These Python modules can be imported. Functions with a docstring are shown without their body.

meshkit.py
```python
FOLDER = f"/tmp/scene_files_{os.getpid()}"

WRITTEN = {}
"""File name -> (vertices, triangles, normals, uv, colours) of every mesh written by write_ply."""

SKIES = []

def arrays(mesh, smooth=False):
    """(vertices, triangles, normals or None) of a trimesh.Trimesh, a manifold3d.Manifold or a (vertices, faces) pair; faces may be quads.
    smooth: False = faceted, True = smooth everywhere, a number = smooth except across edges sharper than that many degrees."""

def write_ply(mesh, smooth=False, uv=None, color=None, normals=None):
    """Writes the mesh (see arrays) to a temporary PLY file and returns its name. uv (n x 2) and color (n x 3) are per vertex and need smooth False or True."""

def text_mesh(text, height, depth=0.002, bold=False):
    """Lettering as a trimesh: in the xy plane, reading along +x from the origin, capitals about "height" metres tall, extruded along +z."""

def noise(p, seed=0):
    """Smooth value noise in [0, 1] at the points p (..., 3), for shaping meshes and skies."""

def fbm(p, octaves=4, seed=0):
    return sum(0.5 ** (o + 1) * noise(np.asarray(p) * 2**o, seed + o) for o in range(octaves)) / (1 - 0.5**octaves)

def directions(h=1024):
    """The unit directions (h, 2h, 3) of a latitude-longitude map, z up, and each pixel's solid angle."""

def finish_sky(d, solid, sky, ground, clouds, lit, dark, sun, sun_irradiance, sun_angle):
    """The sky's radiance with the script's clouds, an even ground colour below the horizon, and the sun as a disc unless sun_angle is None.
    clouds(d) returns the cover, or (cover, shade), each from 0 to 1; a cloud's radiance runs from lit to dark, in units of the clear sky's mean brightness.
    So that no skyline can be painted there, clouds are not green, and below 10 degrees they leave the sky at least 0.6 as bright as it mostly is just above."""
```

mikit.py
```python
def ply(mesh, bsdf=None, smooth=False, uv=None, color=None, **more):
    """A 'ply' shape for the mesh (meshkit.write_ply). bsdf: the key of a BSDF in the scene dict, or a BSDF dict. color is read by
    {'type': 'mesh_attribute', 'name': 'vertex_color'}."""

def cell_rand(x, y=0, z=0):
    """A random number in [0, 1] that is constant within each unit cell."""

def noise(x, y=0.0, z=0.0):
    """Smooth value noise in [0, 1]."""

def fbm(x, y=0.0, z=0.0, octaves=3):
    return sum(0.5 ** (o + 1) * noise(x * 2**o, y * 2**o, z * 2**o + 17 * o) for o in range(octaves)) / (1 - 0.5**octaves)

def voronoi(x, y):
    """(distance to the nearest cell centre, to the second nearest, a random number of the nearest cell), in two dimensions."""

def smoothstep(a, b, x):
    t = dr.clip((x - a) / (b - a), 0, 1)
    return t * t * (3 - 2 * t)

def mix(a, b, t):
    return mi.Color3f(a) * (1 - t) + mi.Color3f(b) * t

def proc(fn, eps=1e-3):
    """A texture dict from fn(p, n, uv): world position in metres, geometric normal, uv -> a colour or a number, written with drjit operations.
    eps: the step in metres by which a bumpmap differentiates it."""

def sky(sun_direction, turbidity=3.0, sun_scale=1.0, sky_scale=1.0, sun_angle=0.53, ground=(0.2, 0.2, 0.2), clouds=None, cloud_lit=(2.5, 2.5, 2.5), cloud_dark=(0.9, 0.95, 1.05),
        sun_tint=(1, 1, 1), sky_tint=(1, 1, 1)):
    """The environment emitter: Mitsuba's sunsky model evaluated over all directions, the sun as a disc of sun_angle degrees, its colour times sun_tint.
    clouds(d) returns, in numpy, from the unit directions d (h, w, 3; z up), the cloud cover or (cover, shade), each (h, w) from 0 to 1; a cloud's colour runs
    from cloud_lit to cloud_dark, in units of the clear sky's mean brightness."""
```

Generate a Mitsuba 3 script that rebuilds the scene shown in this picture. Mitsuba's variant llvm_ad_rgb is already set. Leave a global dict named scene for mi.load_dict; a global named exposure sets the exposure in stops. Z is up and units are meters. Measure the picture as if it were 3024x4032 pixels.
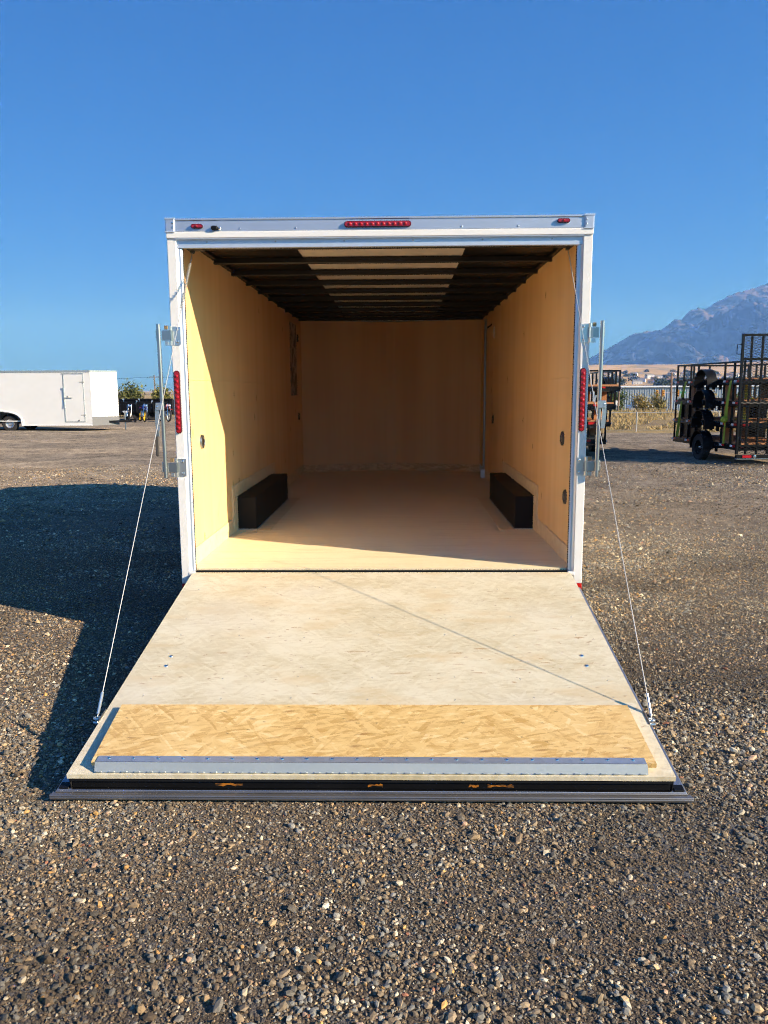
import math
import random

import drjit as dr
import mitsuba as mi
import numpy as np
import trimesh

import meshkit
import mikit

T4 = mi.ScalarTransform4f
random.seed(7)
rng = np.random.default_rng(11)

# ------------------------------------------------------------------ camera, sky, exposure
CAM = np.array([0.1295, -5.065, 1.63])
YAW, PITCH, ROLL = 0.0211, 0.15215, -0.0056
_f = np.array([-math.sin(YAW) * math.cos(PITCH), math.cos(YAW) * math.cos(PITCH), -math.sin(PITCH)])
_r = np.array([math.cos(YAW), math.sin(YAW), 0.0])
_u = np.cross(_r, _f)
UP = -math.sin(ROLL) * _r + math.cos(ROLL) * _u
SUN = (1.0, -0.465, 0.493)
HAZE = (0.26e-4, 0.56e-4, 1.35e-4)
exposure = 2.95

scene = {
    "type": "scene",
    "camera": {
        "type": "perspective", "fov": math.degrees(2 * math.atan(1512 / 3148.67)), "fov_axis": "x",
        "near_clip": 0.05, "far_clip": 40000.0,
        "to_world": T4().look_at(origin=CAM.tolist(), target=(CAM + _f).tolist(), up=UP.tolist()),
        "medium": {"type": "ref", "id": "air"},
    },
    "sky": mikit.sky(SUN, turbidity=7.0, sky_scale=0.48, sun_tint=(1.16, 1.31, 1.72), sky_tint=(0.12, 0.62, 1.50), ground=(0.16, 0.14, 0.12)),
    "air": {"type": "homogeneous", "albedo": {"type": "rgb", "value": [0.90, 0.95, 0.97]},
            "sigma_t": {"type": "rgb", "value": list(HAZE)}},
}
labels = {}

# ------------------------------------------------------------------ materials
noise, fbm, voronoi, smooth, mix, cell_rand = mikit.noise, mikit.fbm, mikit.voronoi, mikit.smoothstep, mikit.mix, mikit.cell_rand


def rgb(c):
    return {"type": "rgb", "value": list(c)}


def principled(color, rough=0.5, metal=0.0, bump=None, bump_scale=1.0, eps=1e-3, **kw):
    b = {"type": "principled", "base_color": color if isinstance(color, dict) else rgb(color),
         "roughness": rough, "metallic": metal, **kw}
    if bump is not None:
        b = {"type": "bumpmap", "arbitrary": mikit.proc(bump, eps), "scale": bump_scale, "bsdf": b}
    return {"type": "twosided", "bsdf": b}


# --- wood
def osb_flakes(u, v, dark):
    """Layered strand flakes: a tone in 0..1."""
    tone = fbm(u * 6.0, v * 9.0, 3.0)
    layers = ((0.10, 11.0, 60.0), (-0.38, 9.0, 55.0), (0.52, 12.0, 62.0), (-0.08, 15.0, 95.0), (1.05, 16.0, 70.0), (-0.85, 14.0, 75.0), (0.24, 20.0, 110.0))
    for k, (ang, sx, sy) in enumerate(layers):
        c, s = math.cos(ang), math.sin(ang)
        a, b = u * c + v * s, -u * s + v * c
        wob = (noise(a * 9.0, b * 26.0, 5.0 + k) - 0.5) * 1.1
        d1, d2, r = voronoi(a * sx + wob + 3.1 * k, b * sy + wob * 0.8 + 1.7 * k)
        on = smooth(0.55, 0.60, r) * smooth(0.0, 0.10, d2 - d1)
        t = cell_rand(dr.floor(r * 4000.0), k) * 0.75 + 0.25 * noise(a * 20.0, b * 260.0, k)
        tone = dr.lerp(tone, t, on * (0.62 if dark else 0.45))
    return tone


def yellow_osb(p, n, uv):
    t = osb_flakes(p.x * 0.72, p.y * 0.66, True)
    fine = noise(p.x * 60.0, p.y * 420.0, 2.0)
    col = mix((0.50, 0.31, 0.10), (0.67, 0.475, 0.20), smooth(0.15, 0.62, t + 0.12 * (fine - 0.5)))
    col = mix(col, (0.78, 0.61, 0.33), smooth(0.62, 0.82, t) * 0.75)
    warp = noise(p.x * 7.0, p.y * 7.0, 3.0) * 1.5
    d1, d2, r = voronoi(p.x * 7.0 + p.y * 4.0 + warp, p.y * 36.0 - p.x * 6.0 + warp)
    col = mix(col, (0.30, 0.155, 0.05), smooth(0.93, 0.97, r) * smooth(0.40, 0.05, d1) * 0.7)
    d1, d2, r = voronoi(p.x * 18.0 - p.y * 22.0 + warp, p.y * 54.0 + p.x * 28.0)
    return mix(col, (0.13, 0.08, 0.04), smooth(0.96, 0.985, r) * smooth(0.32, 0.05, d1) * 0.65)


def pale_board(p, n, uv):
    t = osb_flakes(p.x * 0.8, p.y * 0.9, False)
    big = fbm(p.x * 2.2, p.y * 5.0, 9.0, 4)
    col = mix((0.485, 0.425, 0.275), (0.635, 0.595, 0.455), smooth(0.2, 0.75, 0.62 * t + 0.42 * big))
    col = mix(col, (0.54, 0.43, 0.245), smooth(0.55, 0.8, fbm(p.x * 3.0 + 7.0, p.y * 9.0, 4.0, 4)) * 0.5)
    warp = (noise(p.x * 5.0, p.y * 6.0, 3.0) + noise(p.x * 23.0, p.y * 40.0, 8.0) * 0.5) * 1.4
    many = smooth(0.45, 0.75, fbm(p.x * 1.7, p.y * 2.3, 14.0, 3))
    d1, d2, r = voronoi(p.x * 11.0 + warp, p.y * 50.0 + p.x * 4.0 + warp)
    col = mix(col, (0.36, 0.23, 0.115), smooth(0.955, 0.985, r) * smooth(0.45, 0.02, d1) * (0.25 + 0.6 * many))
    d1, d2, r = voronoi(p.x * 27.0 + p.y * 14.0 + warp, p.y * 60.0 - p.x * 16.0 + warp)
    col = mix(col, (0.30, 0.20, 0.115), smooth(0.95, 0.98, r) * smooth(0.42, 0.05, d1) * (0.15 + 0.55 * many))
    return mix(col, (0.56, 0.54, 0.475), smooth(0.55, 0.8, fbm(p.x * 1.1, p.y * 1.6, 21.0, 3)) * 0.35)


def floor_board(p, n, uv):
    col = pale_board(p, n, uv)
    col = mix(col, (0.83, 0.71, 0.46), 0.68)
    sc = smooth(0.62, 0.7, fbm(p.x * 2.0, p.y * 22.0, 31.0, 3))
    return mix(col, (0.64, 0.50, 0.31), sc * 0.3)


def ply_wall(p, n, uv):
    s = p.y + p.x * 1.3
    g = fbm(s * 9.0, p.z * 0.35, 1.0, 3)
    f = noise(s * 90.0, p.z * 1.6, 6.0)
    b = fbm(s * 1.7, p.z * 1.1, 12.0, 3)
    col = mix((0.78, 0.495, 0.215), (0.87, 0.585, 0.285), smooth(0.2, 0.8, 0.40 * g + 0.05 * f + 0.55 * b))
    d1, d2, r = voronoi(s * 5.0, p.z * 4.0)
    return mix(col, (0.30, 0.17, 0.07), smooth(0.94, 0.97, r) * smooth(0.16, 0.05, d1) * 0.6)


def front_ply(p, n, uv):
    s = p.x
    g = fbm(s * 4.0, p.z * 0.25, 1.0, 4)
    f = noise(s * 46.0, p.z * 0.8, 6.0)
    b = fbm(s * 1.2, p.z * 0.9, 9.0, 3)
    return mix((0.76, 0.495, 0.22), (0.88, 0.63, 0.32), smooth(0.25, 0.75, 0.6 * g + 0.08 * f + 0.32 * b))


def kick_osb(p, n, uv):
    s = p.y + p.x
    t = fbm(s * 26.0, p.z * 60.0, 1.0, 3)
    d1, d2, r = voronoi(s * 24.0, p.z * 45.0)
    return mix(mix((0.60, 0.43, 0.20), (0.84, 0.66, 0.38), smooth(0.25, 0.75, 0.6 * t + 0.4 * r)), (0.34, 0.21, 0.10), smooth(0.88, 0.95, r) * 0.6)


def pale_trim(p, n, uv):
    return mix((0.64, 0.50, 0.28), (0.76, 0.61, 0.38), fbm(p.y * 22.0 + p.x * 9.0, p.z * 30.0, 3.0, 3))


scene["yellow_osb_mat"] = principled(mikit.proc(yellow_osb), 0.45, bump=lambda p, n, uv: osb_flakes(p.x, p.y, True), bump_scale=0.0012, specular=0.4)
scene["pale_board_mat"] = principled(mikit.proc(pale_board), 0.6, bump=lambda p, n, uv: fbm(p.x * 40.0, p.y * 130.0, 2.0, 3), bump_scale=0.0012, eps=2e-3)
scene["floor_board_mat"] = principled(mikit.proc(floor_board), 0.5)
scene["ply_wall_mat"] = principled(mikit.proc(ply_wall), 0.55, specular=0.35)
scene["front_ply_mat"] = principled(mikit.proc(front_ply), 0.55, specular=0.35)
scene["kick_osb_mat"] = principled(mikit.proc(kick_osb), 0.7)
scene["pale_trim_mat"] = principled(mikit.proc(pale_trim), 0.6)


def deck_wood(p, n, uv):
    g = fbm(p.x * 20.0, p.y * 3.0, 1.0, 3)
    return mix((0.30, 0.125, 0.05), (0.50, 0.24, 0.11), g)


scene["deck_wood_mat"] = principled(mikit.proc(deck_wood), 0.7)


# --- metals and paints
def brushed(lo, hi, sx, sy, sz):
    return mikit.proc(lambda p, n, uv: mix(lo, hi, 0.5 * fbm(p.x * sx, p.y * sy, p.z * sz, 3) + 0.5 * noise(p.x * 7.0, p.y * 7.0, p.z * 7.0)))


scene["white_paint_mat"] = principled(brushed((0.69, 0.70, 0.695), (0.74, 0.75, 0.745), 1.5, 1.5, 2.5), 0.28, specular=0.5, clearcoat=0.4, clearcoat_gloss=0.9)
scene["aluminum_mat"] = principled(brushed((0.47, 0.54, 0.64), (0.56, 0.63, 0.73), 2.0, 60.0, 60.0), 0.42, 0.7)
scene["skin_mat"] = principled(brushed((0.27, 0.30, 0.35), (0.38, 0.41, 0.46), 6.0, 6.0, 6.0), 0.38, 0.8)
scene["trim_mat"] = principled(brushed((0.52, 0.60, 0.70), (0.62, 0.70, 0.80), 30.0, 30.0, 2.0), 0.36, 0.5)
scene["zinc_mat"] = principled(brushed((0.62, 0.66, 0.66), (0.78, 0.80, 0.76), 9.0, 9.0, 5.0), 0.28, 0.9)
scene["steel_rod_mat"] = principled(brushed((0.38, 0.41, 0.41), (0.52, 0.545, 0.53), 30.0, 30.0, 4.0), 0.30, 0.95)
scene["cable_mat"] = principled((0.48, 0.49, 0.49), 0.45, 0.4)
scene["galvanized_mat"] = principled(
    mikit.proc(lambda p, n, uv: mix((0.46, 0.51, 0.57), (0.58, 0.63, 0.68), 0.6 * voronoi(p.x * 45.0, p.y * 45.0)[2] + 0.4 * noise(p.x * 5.0, p.y * 40.0))), 0.40, 0.75)
scene["leaf_zinc_mat"] = principled(brushed((0.33, 0.39, 0.42), (0.41, 0.46, 0.48), 2.0, 40.0, 40.0), 0.5, 0.4)
scene["lip_mat"] = principled(brushed((0.15, 0.15, 0.155), (0.30, 0.30, 0.305), 3.0, 70.0, 70.0), 0.42, 0.75)
scene["black_paint_mat"] = principled(brushed((0.0045, 0.005, 0.006), (0.010, 0.0105, 0.012), 6.0, 6.0, 6.0), 0.3, specular=0.22)
scene["black_steel_mat"] = principled((0.006, 0.0062, 0.007), 0.4, specular=0.2)
scene["wheel_box_mat"] = principled(brushed((0.009, 0.009, 0.009), (0.015, 0.015, 0.015), 3.0, 3.0, 3.0), 0.5, specular=0.18)
scene["rubber_mat"] = principled(brushed((0.014, 0.014, 0.014), (0.035, 0.032, 0.03), 12.0, 12.0, 12.0), 0.75)
scene["black_film_mat"] = principled((0.007, 0.0068, 0.0065), 0.32, bump=lambda p, n, uv: fbm(p.x * 2.3, p.y * 8.0, 3.0, 3), bump_scale=0.03, eps=4e-3, specular=0.4)
scene["bow_mat"] = principled((0.010, 0.010, 0.010), 0.40)
scene["ceiling_white_mat"] = principled(brushed((0.48, 0.445, 0.40), (0.54, 0.50, 0.45), 3.0, 3.0, 3.0), 0.5)
scene["red_lens_mat"] = principled((0.26, 0.003, 0.008), 0.14, specular=0.5, clearcoat=1.0, clearcoat_gloss=0.95)
scene["red_lens_bright_mat"] = principled((0.36, 0.004, 0.011), 0.12, specular=0.6, clearcoat=1.0, clearcoat_gloss=0.98)
scene["dark_red_mat"] = principled((0.05, 0.002, 0.005), 0.25)
scene["red_tape_mat"] = principled((0.50, 0.012, 0.008), 0.3)
scene["white_tape_mat"] = principled((0.74, 0.74, 0.72), 0.35)
scene["orange_sticker_mat"] = principled(mikit.proc(lambda p, n, uv: mix((0.42, 0.15, 0.015), (0.03, 0.018, 0.008), smooth(0.36, 0.58, fbm(p.x * 24.0, p.y * 9.0, p.z * 60.0, 3)))), 0.5)
scene["orange_dot_mat"] = principled((0.80, 0.13, 0.02), 0.4)
scene["grip_mat"] = principled((0.06, 0.055, 0.05), 0.6)
scene["brown_tab_mat"] = principled((0.36, 0.25, 0.13), 0.4, 0.5)
scene["cut_end_mat"] = principled((0.36, 0.36, 0.33), 0.5, 0.2)
scene["brush_mark_mat"] = principled(mikit.proc(lambda p, n, uv: mix((0.20, 0.16, 0.12), (0.52, 0.43, 0.31), smooth(0.3, 0.7, fbm(p.y * 9.0, p.z * 16.0, 2.0, 4)))), 0.6)
scene["chrome_mat"] = principled((0.82, 0.83, 0.84), 0.16, 1.0)
scene["rim_mat"] = principled((0.58, 0.60, 0.62), 0.35, 0.7)
scene["stone_guard_mat"] = principled((0.20, 0.205, 0.215), 0.5, 0.5)
scene["grey_frame_mat"] = principled((0.36, 0.42, 0.44), 0.4, 0.4)
scene["strap_mat"] = principled((0.30, 0.38, 0.03), 0.65)
scene["yellow_mat"] = principled((0.75, 0.52, 0.02), 0.4)
scene["blue_mat"] = principled((0.012, 0.05, 0.42), 0.3)
scene["red_mat"] = principled((0.50, 0.02, 0.02), 0.35)
scene["cone_mat"] = principled((0.72, 0.60, 0.02), 0.5)
scene["signal_mat"] = principled((0.66, 0.33, 0.045), 0.5)
scene["green_sign_mat"] = principled((0.03, 0.22, 0.16), 0.5)
scene["pole_wood_mat"] = principled((0.20, 0.13, 0.09), 0.8)
scene["light_pole_mat"] = principled((0.34, 0.33, 0.31), 0.6)
scene["fence_mat"] = principled((0.40, 0.40, 0.38), 0.5, 0.5)
scene["siding_mat"] = principled((0.30, 0.36, 0.42), 0.45)
scene["roof_white_mat"] = principled((0.62, 0.66, 0.70), 0.45)
scene["house_wall_mat"] = principled((0.62, 0.60, 0.57), 0.7)
scene["house_roof_mat"] = principled((0.22, 0.20, 0.20), 0.8)
scene["window_dark_mat"] = principled((0.04, 0.05, 0.06), 0.15)
scene["bark_mat"] = principled((0.13, 0.10, 0.07), 0.9)
VC = {"type": "mesh_attribute", "name": "vertex_color"}
scene["stone_mat"] = principled(VC, 0.72, specular=0.35)
scene["leaf_mat"] = {"type": "twosided", "bsdf": {"type": "diffuse", "reflectance": VC}}


# --- ground
def lot_mask(x, y):
    w = 0.9 * (fbm(x * 0.5, y * 0.5, 3.0, 3) - 0.5)
    edge = dr.select(x > -7.0, 24.4, 47.0)
    return smooth(0.35, -0.35, y - edge + w)


def ground_color(p, n, uv):
    x, y = p.x, p.y
    d1, d2, r = voronoi(x * 62.0, y * 62.0)
    e1, e2, q = voronoi(x * 150.0 + 7.0, y * 150.0)
    big = fbm(x * 0.55, y * 1.1, 2.0, 4)
    dust = smooth(0.42, 0.66, fbm(x * 0.8 + 11.0, y * 1.7, 8.0, 4))
    base = mix((0.060, 0.050, 0.038), (0.125, 0.105, 0.079), r)
    base = mix(base, (0.30, 0.215, 0.135), smooth(0.80, 0.95, r) * 0.8)
    base = mix(base, (0.145, 0.155, 0.17), smooth(0.30, 0.18, r) * 0.55)
    fine = mix((0.050, 0.040, 0.031), (0.15, 0.118, 0.085), q)
    col = mix(base, fine, dust * 0.75)
    col = col * (0.80 + 0.45 * big)
    col = col * (0.55 + 0.45 * smooth(0.02, 0.22, d2 - d1))
    far = smooth(5.0, 16.0, dr.sqrt(dr.square(x - 0.13) + dr.square(y + 5.0)))
    grain = fbm(x * 2.2, y * 2.2, 5.0, 5) + 0.55 * (noise(x * 14.0, y * 9.0, 3.0) - 0.5) + 0.5 * (noise(x * 31.0, y * 22.0, 9.0) - 0.5)
    drive = smooth(0.40, 0.62, fbm(x * 0.10 + 3.0, y * 0.42, 6.0, 4))
    tone = mix((0.265, 0.220, 0.170), (0.205, 0.175, 0.142), drive) * (0.45 + 1.10 * grain)
    col = mix(col, tone, far * 0.85)
    g = fbm(x * 0.09, y * 0.09, 1.0, 4)
    grass = mix((0.36, 0.265, 0.125), (0.22, 0.165, 0.10), smooth(0.35, 0.68, fbm(x * 0.45, y * 0.45, 4.0, 4)))
    grass = mix(grass, (0.17, 0.16, 0.07), smooth(0.52, 0.7, g) * 0.6)
    return mix(grass, col, lot_mask(x, y))


def ground_bump(p, n, uv):
    d1, d2, r = voronoi(p.x * 62.0, p.y * 62.0)
    e1, e2, q = voronoi(p.x * 150.0 + 7.0, p.y * 150.0)
    return smooth(0.0, 0.5, d2 - d1) * (0.3 + 0.7 * r) * 0.007 + smooth(0.0, 0.5, e2 - e1) * 0.0022


scene["ground_mat"] = principled(mikit.proc(ground_color), 0.85, bump=ground_bump, bump_scale=1.0, eps=2e-3, specular=0.25)


def hill_color(p, n, uv):
    g = fbm(p.x * 0.012, p.y * 0.004, p.z * 0.05, 4)
    s = fbm(p.x * 0.05, p.y * 0.012, 7.0, 3)
    col = mix((0.27, 0.185, 0.095), (0.38, 0.265, 0.145), smooth(0.3, 0.7, 0.5 * g + 0.5 * s))
    return mix(col, (0.15, 0.135, 0.09), smooth(0.52, 0.66, fbm(p.x * 0.02, p.y * 0.009, 17.0, 4)) * 0.7)


def mountain_color(p, n, uv):
    g = fbm(p.x * 0.012, p.y * 0.008, p.z * 0.012, 4)
    streak = fbm(p.x * 0.016 + p.z * 0.010, p.y * 0.004, p.z * 0.005, 4)
    rock = smooth(0.50, 0.56, fbm(p.x * 0.0048 + 5.0, p.y * 0.003, p.z * 0.0055, 5) * 0.62 + streak * 0.38)
    rock = rock * smooth(0.42, 0.52, fbm(p.x * 0.035, p.y * 0.02, p.z * 0.03, 4))
    col = mix((0.014, 0.022, 0.021), (0.050, 0.052, 0.042), smooth(0.35, 0.65, g))
    return mix(col, mix((0.115, 0.085, 0.07), (0.19, 0.14, 0.115), streak), rock)


scene["hill_mat"] = principled(mikit.proc(hill_color), 0.95, specular=0.1)
scene["mountain_mat"] = principled(mikit.proc(mountain_color), 0.95, specular=0.1)


# ------------------------------------------------------------------ mesh helpers
def box(x0, x1, y0, y1, z0, z1):
    return trimesh.creation.box(bounds=[[min(x0, x1), min(y0, y1), min(z0, z1)], [max(x0, x1), max(y0, y1), max(z0, z1)]])


def cbox(x0, x1, y0, y1, z0, z1, r=0.004):
    lo, hi = np.minimum([x0, y0, z0], [x1, y1, z1]), np.maximum([x0, y0, z0], [x1, y1, z1])
    r = min(r, 0.45 * float((hi - lo).min()))
    pts = []
    for s in np.ndindex(2, 2, 2):
        c = np.where(s, hi, lo)
        sg = np.where(s, -1.0, 1.0) * r
        for k in range(3):
            q = c + sg
            q[k] = c[k]
            pts.append(q)
    return trimesh.convex.convex_hull(np.array(pts))


def cat(*ms):
    flat = []
    for m in ms:
        flat.extend(m if isinstance(m, (list, tuple)) else [m])
    return trimesh.util.concatenate(flat)


def tube(pts, r, sides=10, cap=True):
    p = np.asarray(pts, float)
    t = np.gradient(p, axis=0)
    t /= np.linalg.norm(t, axis=1, keepdims=True)
    ref = np.eye(3)[np.argmin(np.abs(t).max(0))]
    a = np.cross(t, ref)
    a /= np.linalg.norm(a, axis=1, keepdims=True)
    b = np.cross(t, a)
    ang = np.arange(sides) * 2 * np.pi / sides
    rr = np.broadcast_to(r, (len(p),))[:, None, None]
    v = p[:, None] + rr * (np.cos(ang)[None, :, None] * a[:, None] + np.sin(ang)[None, :, None] * b[:, None])
    n = len(p)
    f = []
    for i in range(n - 1):
        for j in range(sides):
            k = (j + 1) % sides
            f += [[i * sides + j, (i + 1) * sides + j, (i + 1) * sides + k], [i * sides + j, (i + 1) * sides + k, i * sides + k]]
    v = v.reshape(-1, 3)
    if cap:
        c0 = len(v)
        v = np.vstack([v, p[0], p[-1]])
        for j in range(sides):
            k = (j + 1) % sides
            f += [[c0, j, k], [c0 + 1, (n - 1) * sides + k, (n - 1) * sides + j]]
    m = trimesh.Trimesh(v, np.array(f)[:, ::-1], process=False)
    trimesh.repair.fix_normals(m)
    return m


def rod(p0, p1, r, sides=10):
    return tube([p0, p1], r, sides)


def bar(p0, p1, w, h=None):
    """A rectangular bar between two points; w sideways, h upright-ish."""
    h = h or w
    p0, p1 = np.asarray(p0, float), np.asarray(p1, float)
    t = p1 - p0
    L = np.linalg.norm(t)
    t /= L
    ref = np.array([0.0, 0, 1]) if abs(t[2]) < 0.9 else np.array([0.0, 1, 0])
    a = np.cross(t, ref)
    a /= np.linalg.norm(a)
    b = np.cross(a, t)
    m = trimesh.creation.box(extents=[L, w, h])
    M = np.eye(4)
    M[:3, 0], M[:3, 1], M[:3, 2], M[:3, 3] = t, a, b, (p0 + p1) / 2
    m.apply_transform(M)
    return m


def lathe(profile, axis="x", at=(0, 0, 0), sections=32):
    """profile: (radius, along)"""
    m = trimesh.creation.revolve(np.array(profile, float), sections=sections)
    M = np.eye(4)
    if axis == "x":
        M[:3, :3] = np.array([[0, 0, 1], [1, 0, 0], [0, 1, 0]])
    elif axis == "y":
        M[:3, :3] = np.array([[0, 1, 0], [0, 0, 1], [1, 0, 0]])
    M[:3, 3] = at
    m.apply_transform(M)
    trimesh.repair.fix_normals(m)
    return m


def prism(poly, axis, a0, a1):
    """Extrude a 2D polygon. axis 'y': poly is (x, z); 'x': poly is (y, z); 'z': poly is (x, y)."""
    from shapely.geometry import Polygon
    m = trimesh.creation.extrude_polygon(Polygon(poly), a1 - a0, engine="earcut")
    v = m.vertices.copy()
    if axis == "y":
        m.vertices = np.stack([v[:, 0], v[:, 2] + a0, v[:, 1]], 1)
    elif axis == "x":
        m.vertices = np.stack([v[:, 2] + a0, v[:, 0], v[:, 1]], 1)
    else:
        m.vertices = np.stack([v[:, 0], v[:, 1], v[:, 2] + a0], 1)
    trimesh.repair.fix_normals(m)
    return m


def stadium(cx, cz, hw, hh, n=10):
    """outline (x, z) of a bar with round ends"""
    pts = []
    if hw >= hh:
        for c, s in ((cx + hw - hh, -90), (cx - hw + hh, 90)):
            for k in range(n + 1):
                a = math.radians(s + 180 * k / n)
                pts.append((c + hh * math.cos(a), cz + hh * math.sin(a)))
    else:
        for c, s in ((cz + hh - hw, 0), (cz - hh + hw, 180)):
            for k in range(n + 1):
                a = math.radians(s + 180 * k / n)
                pts.append((cx + hw * math.cos(a), c + hw * math.sin(a)))
    return pts


def dome(center, r, h, d, seg=10, rings=3):
    """A low rounded screw or lens head; d: unit direction it bulges to."""
    prof = [(0.0001, h)] + [(r * math.sin(a), h * math.cos(a)) for a in np.linspace(0, math.pi / 2, rings + 1)[1:]]
    m = trimesh.creation.revolve(np.array(prof), sections=seg)
    d = np.asarray(d, float)
    M = trimesh.geometry.align_vectors([0, 0, 1], d / np.linalg.norm(d))
    M[:3, 3] = center
    m.apply_transform(M)
    trimesh.repair.fix_normals(m)
    return m


# ------------------------------------------------------------------ scene helpers
def free(key):
    if key not in scene and key not in labels:
        return key
    k = 1
    while f"{key}_{k:03d}" in scene or f"{key}_{k:03d}" in labels:
        k += 1
    return f"{key}_{k:03d}"


def obj(name, mesh, mat, parent=None, shade=30, label=None, kind=None, **kw):
    key = free(f"{parent}__{name}" if parent else name)
    scene[key] = mikit.ply(mesh, mat, smooth=shade, **kw)
    d = {}
    if label:
        d["label"] = label
    if kind:
        d["kind"] = kind
    if d:
        labels[key] = d
    return key


def thing(name, label, category, group=None):
    key = free(name)
    labels[key] = {"label": label, "category": category}
    if group:
        labels[key]["group"] = group
    return key


def tag(key, label, category, group=None):
    labels.setdefault(key, {}).update({"label": label, "category": category, **({"group": group} if group else {})})


class Kit:
    """Parts of a thing in local coordinates, placed any number of times; a part name may hold '__' for a sub-part."""

    def __init__(self):
        self.parts = []

    def add(self, name, mesh, mat, shade=30, label=None, kind=None):
        self.parts.append((name, mikit.ply(mesh, mat, smooth=shade), label, kind))

    def place(self, key, M, only=None):
        used = {}
        for name, d, label, kind in self.parts:
            if only and not only(name):
                continue
            up, _, last = name.rpartition("__")
            k = free(f"{key}__{used.get(up, up)}__{last}" if up else f"{key}__{last}")
            used[name] = k[len(key) + 2:]
            scene[k] = {**d, "to_world": M}
            x = {**({"label": label} if label else {}), **({"kind": kind} if kind else {})}
            if x:
                labels[k] = x


# ------------------------------------------------------------------ terrain
def sst(a, b, x):
    t = np.clip((np.asarray(x, float) - a) / (b - a), 0, 1)
    return t * t * (3 - 2 * t)


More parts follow.
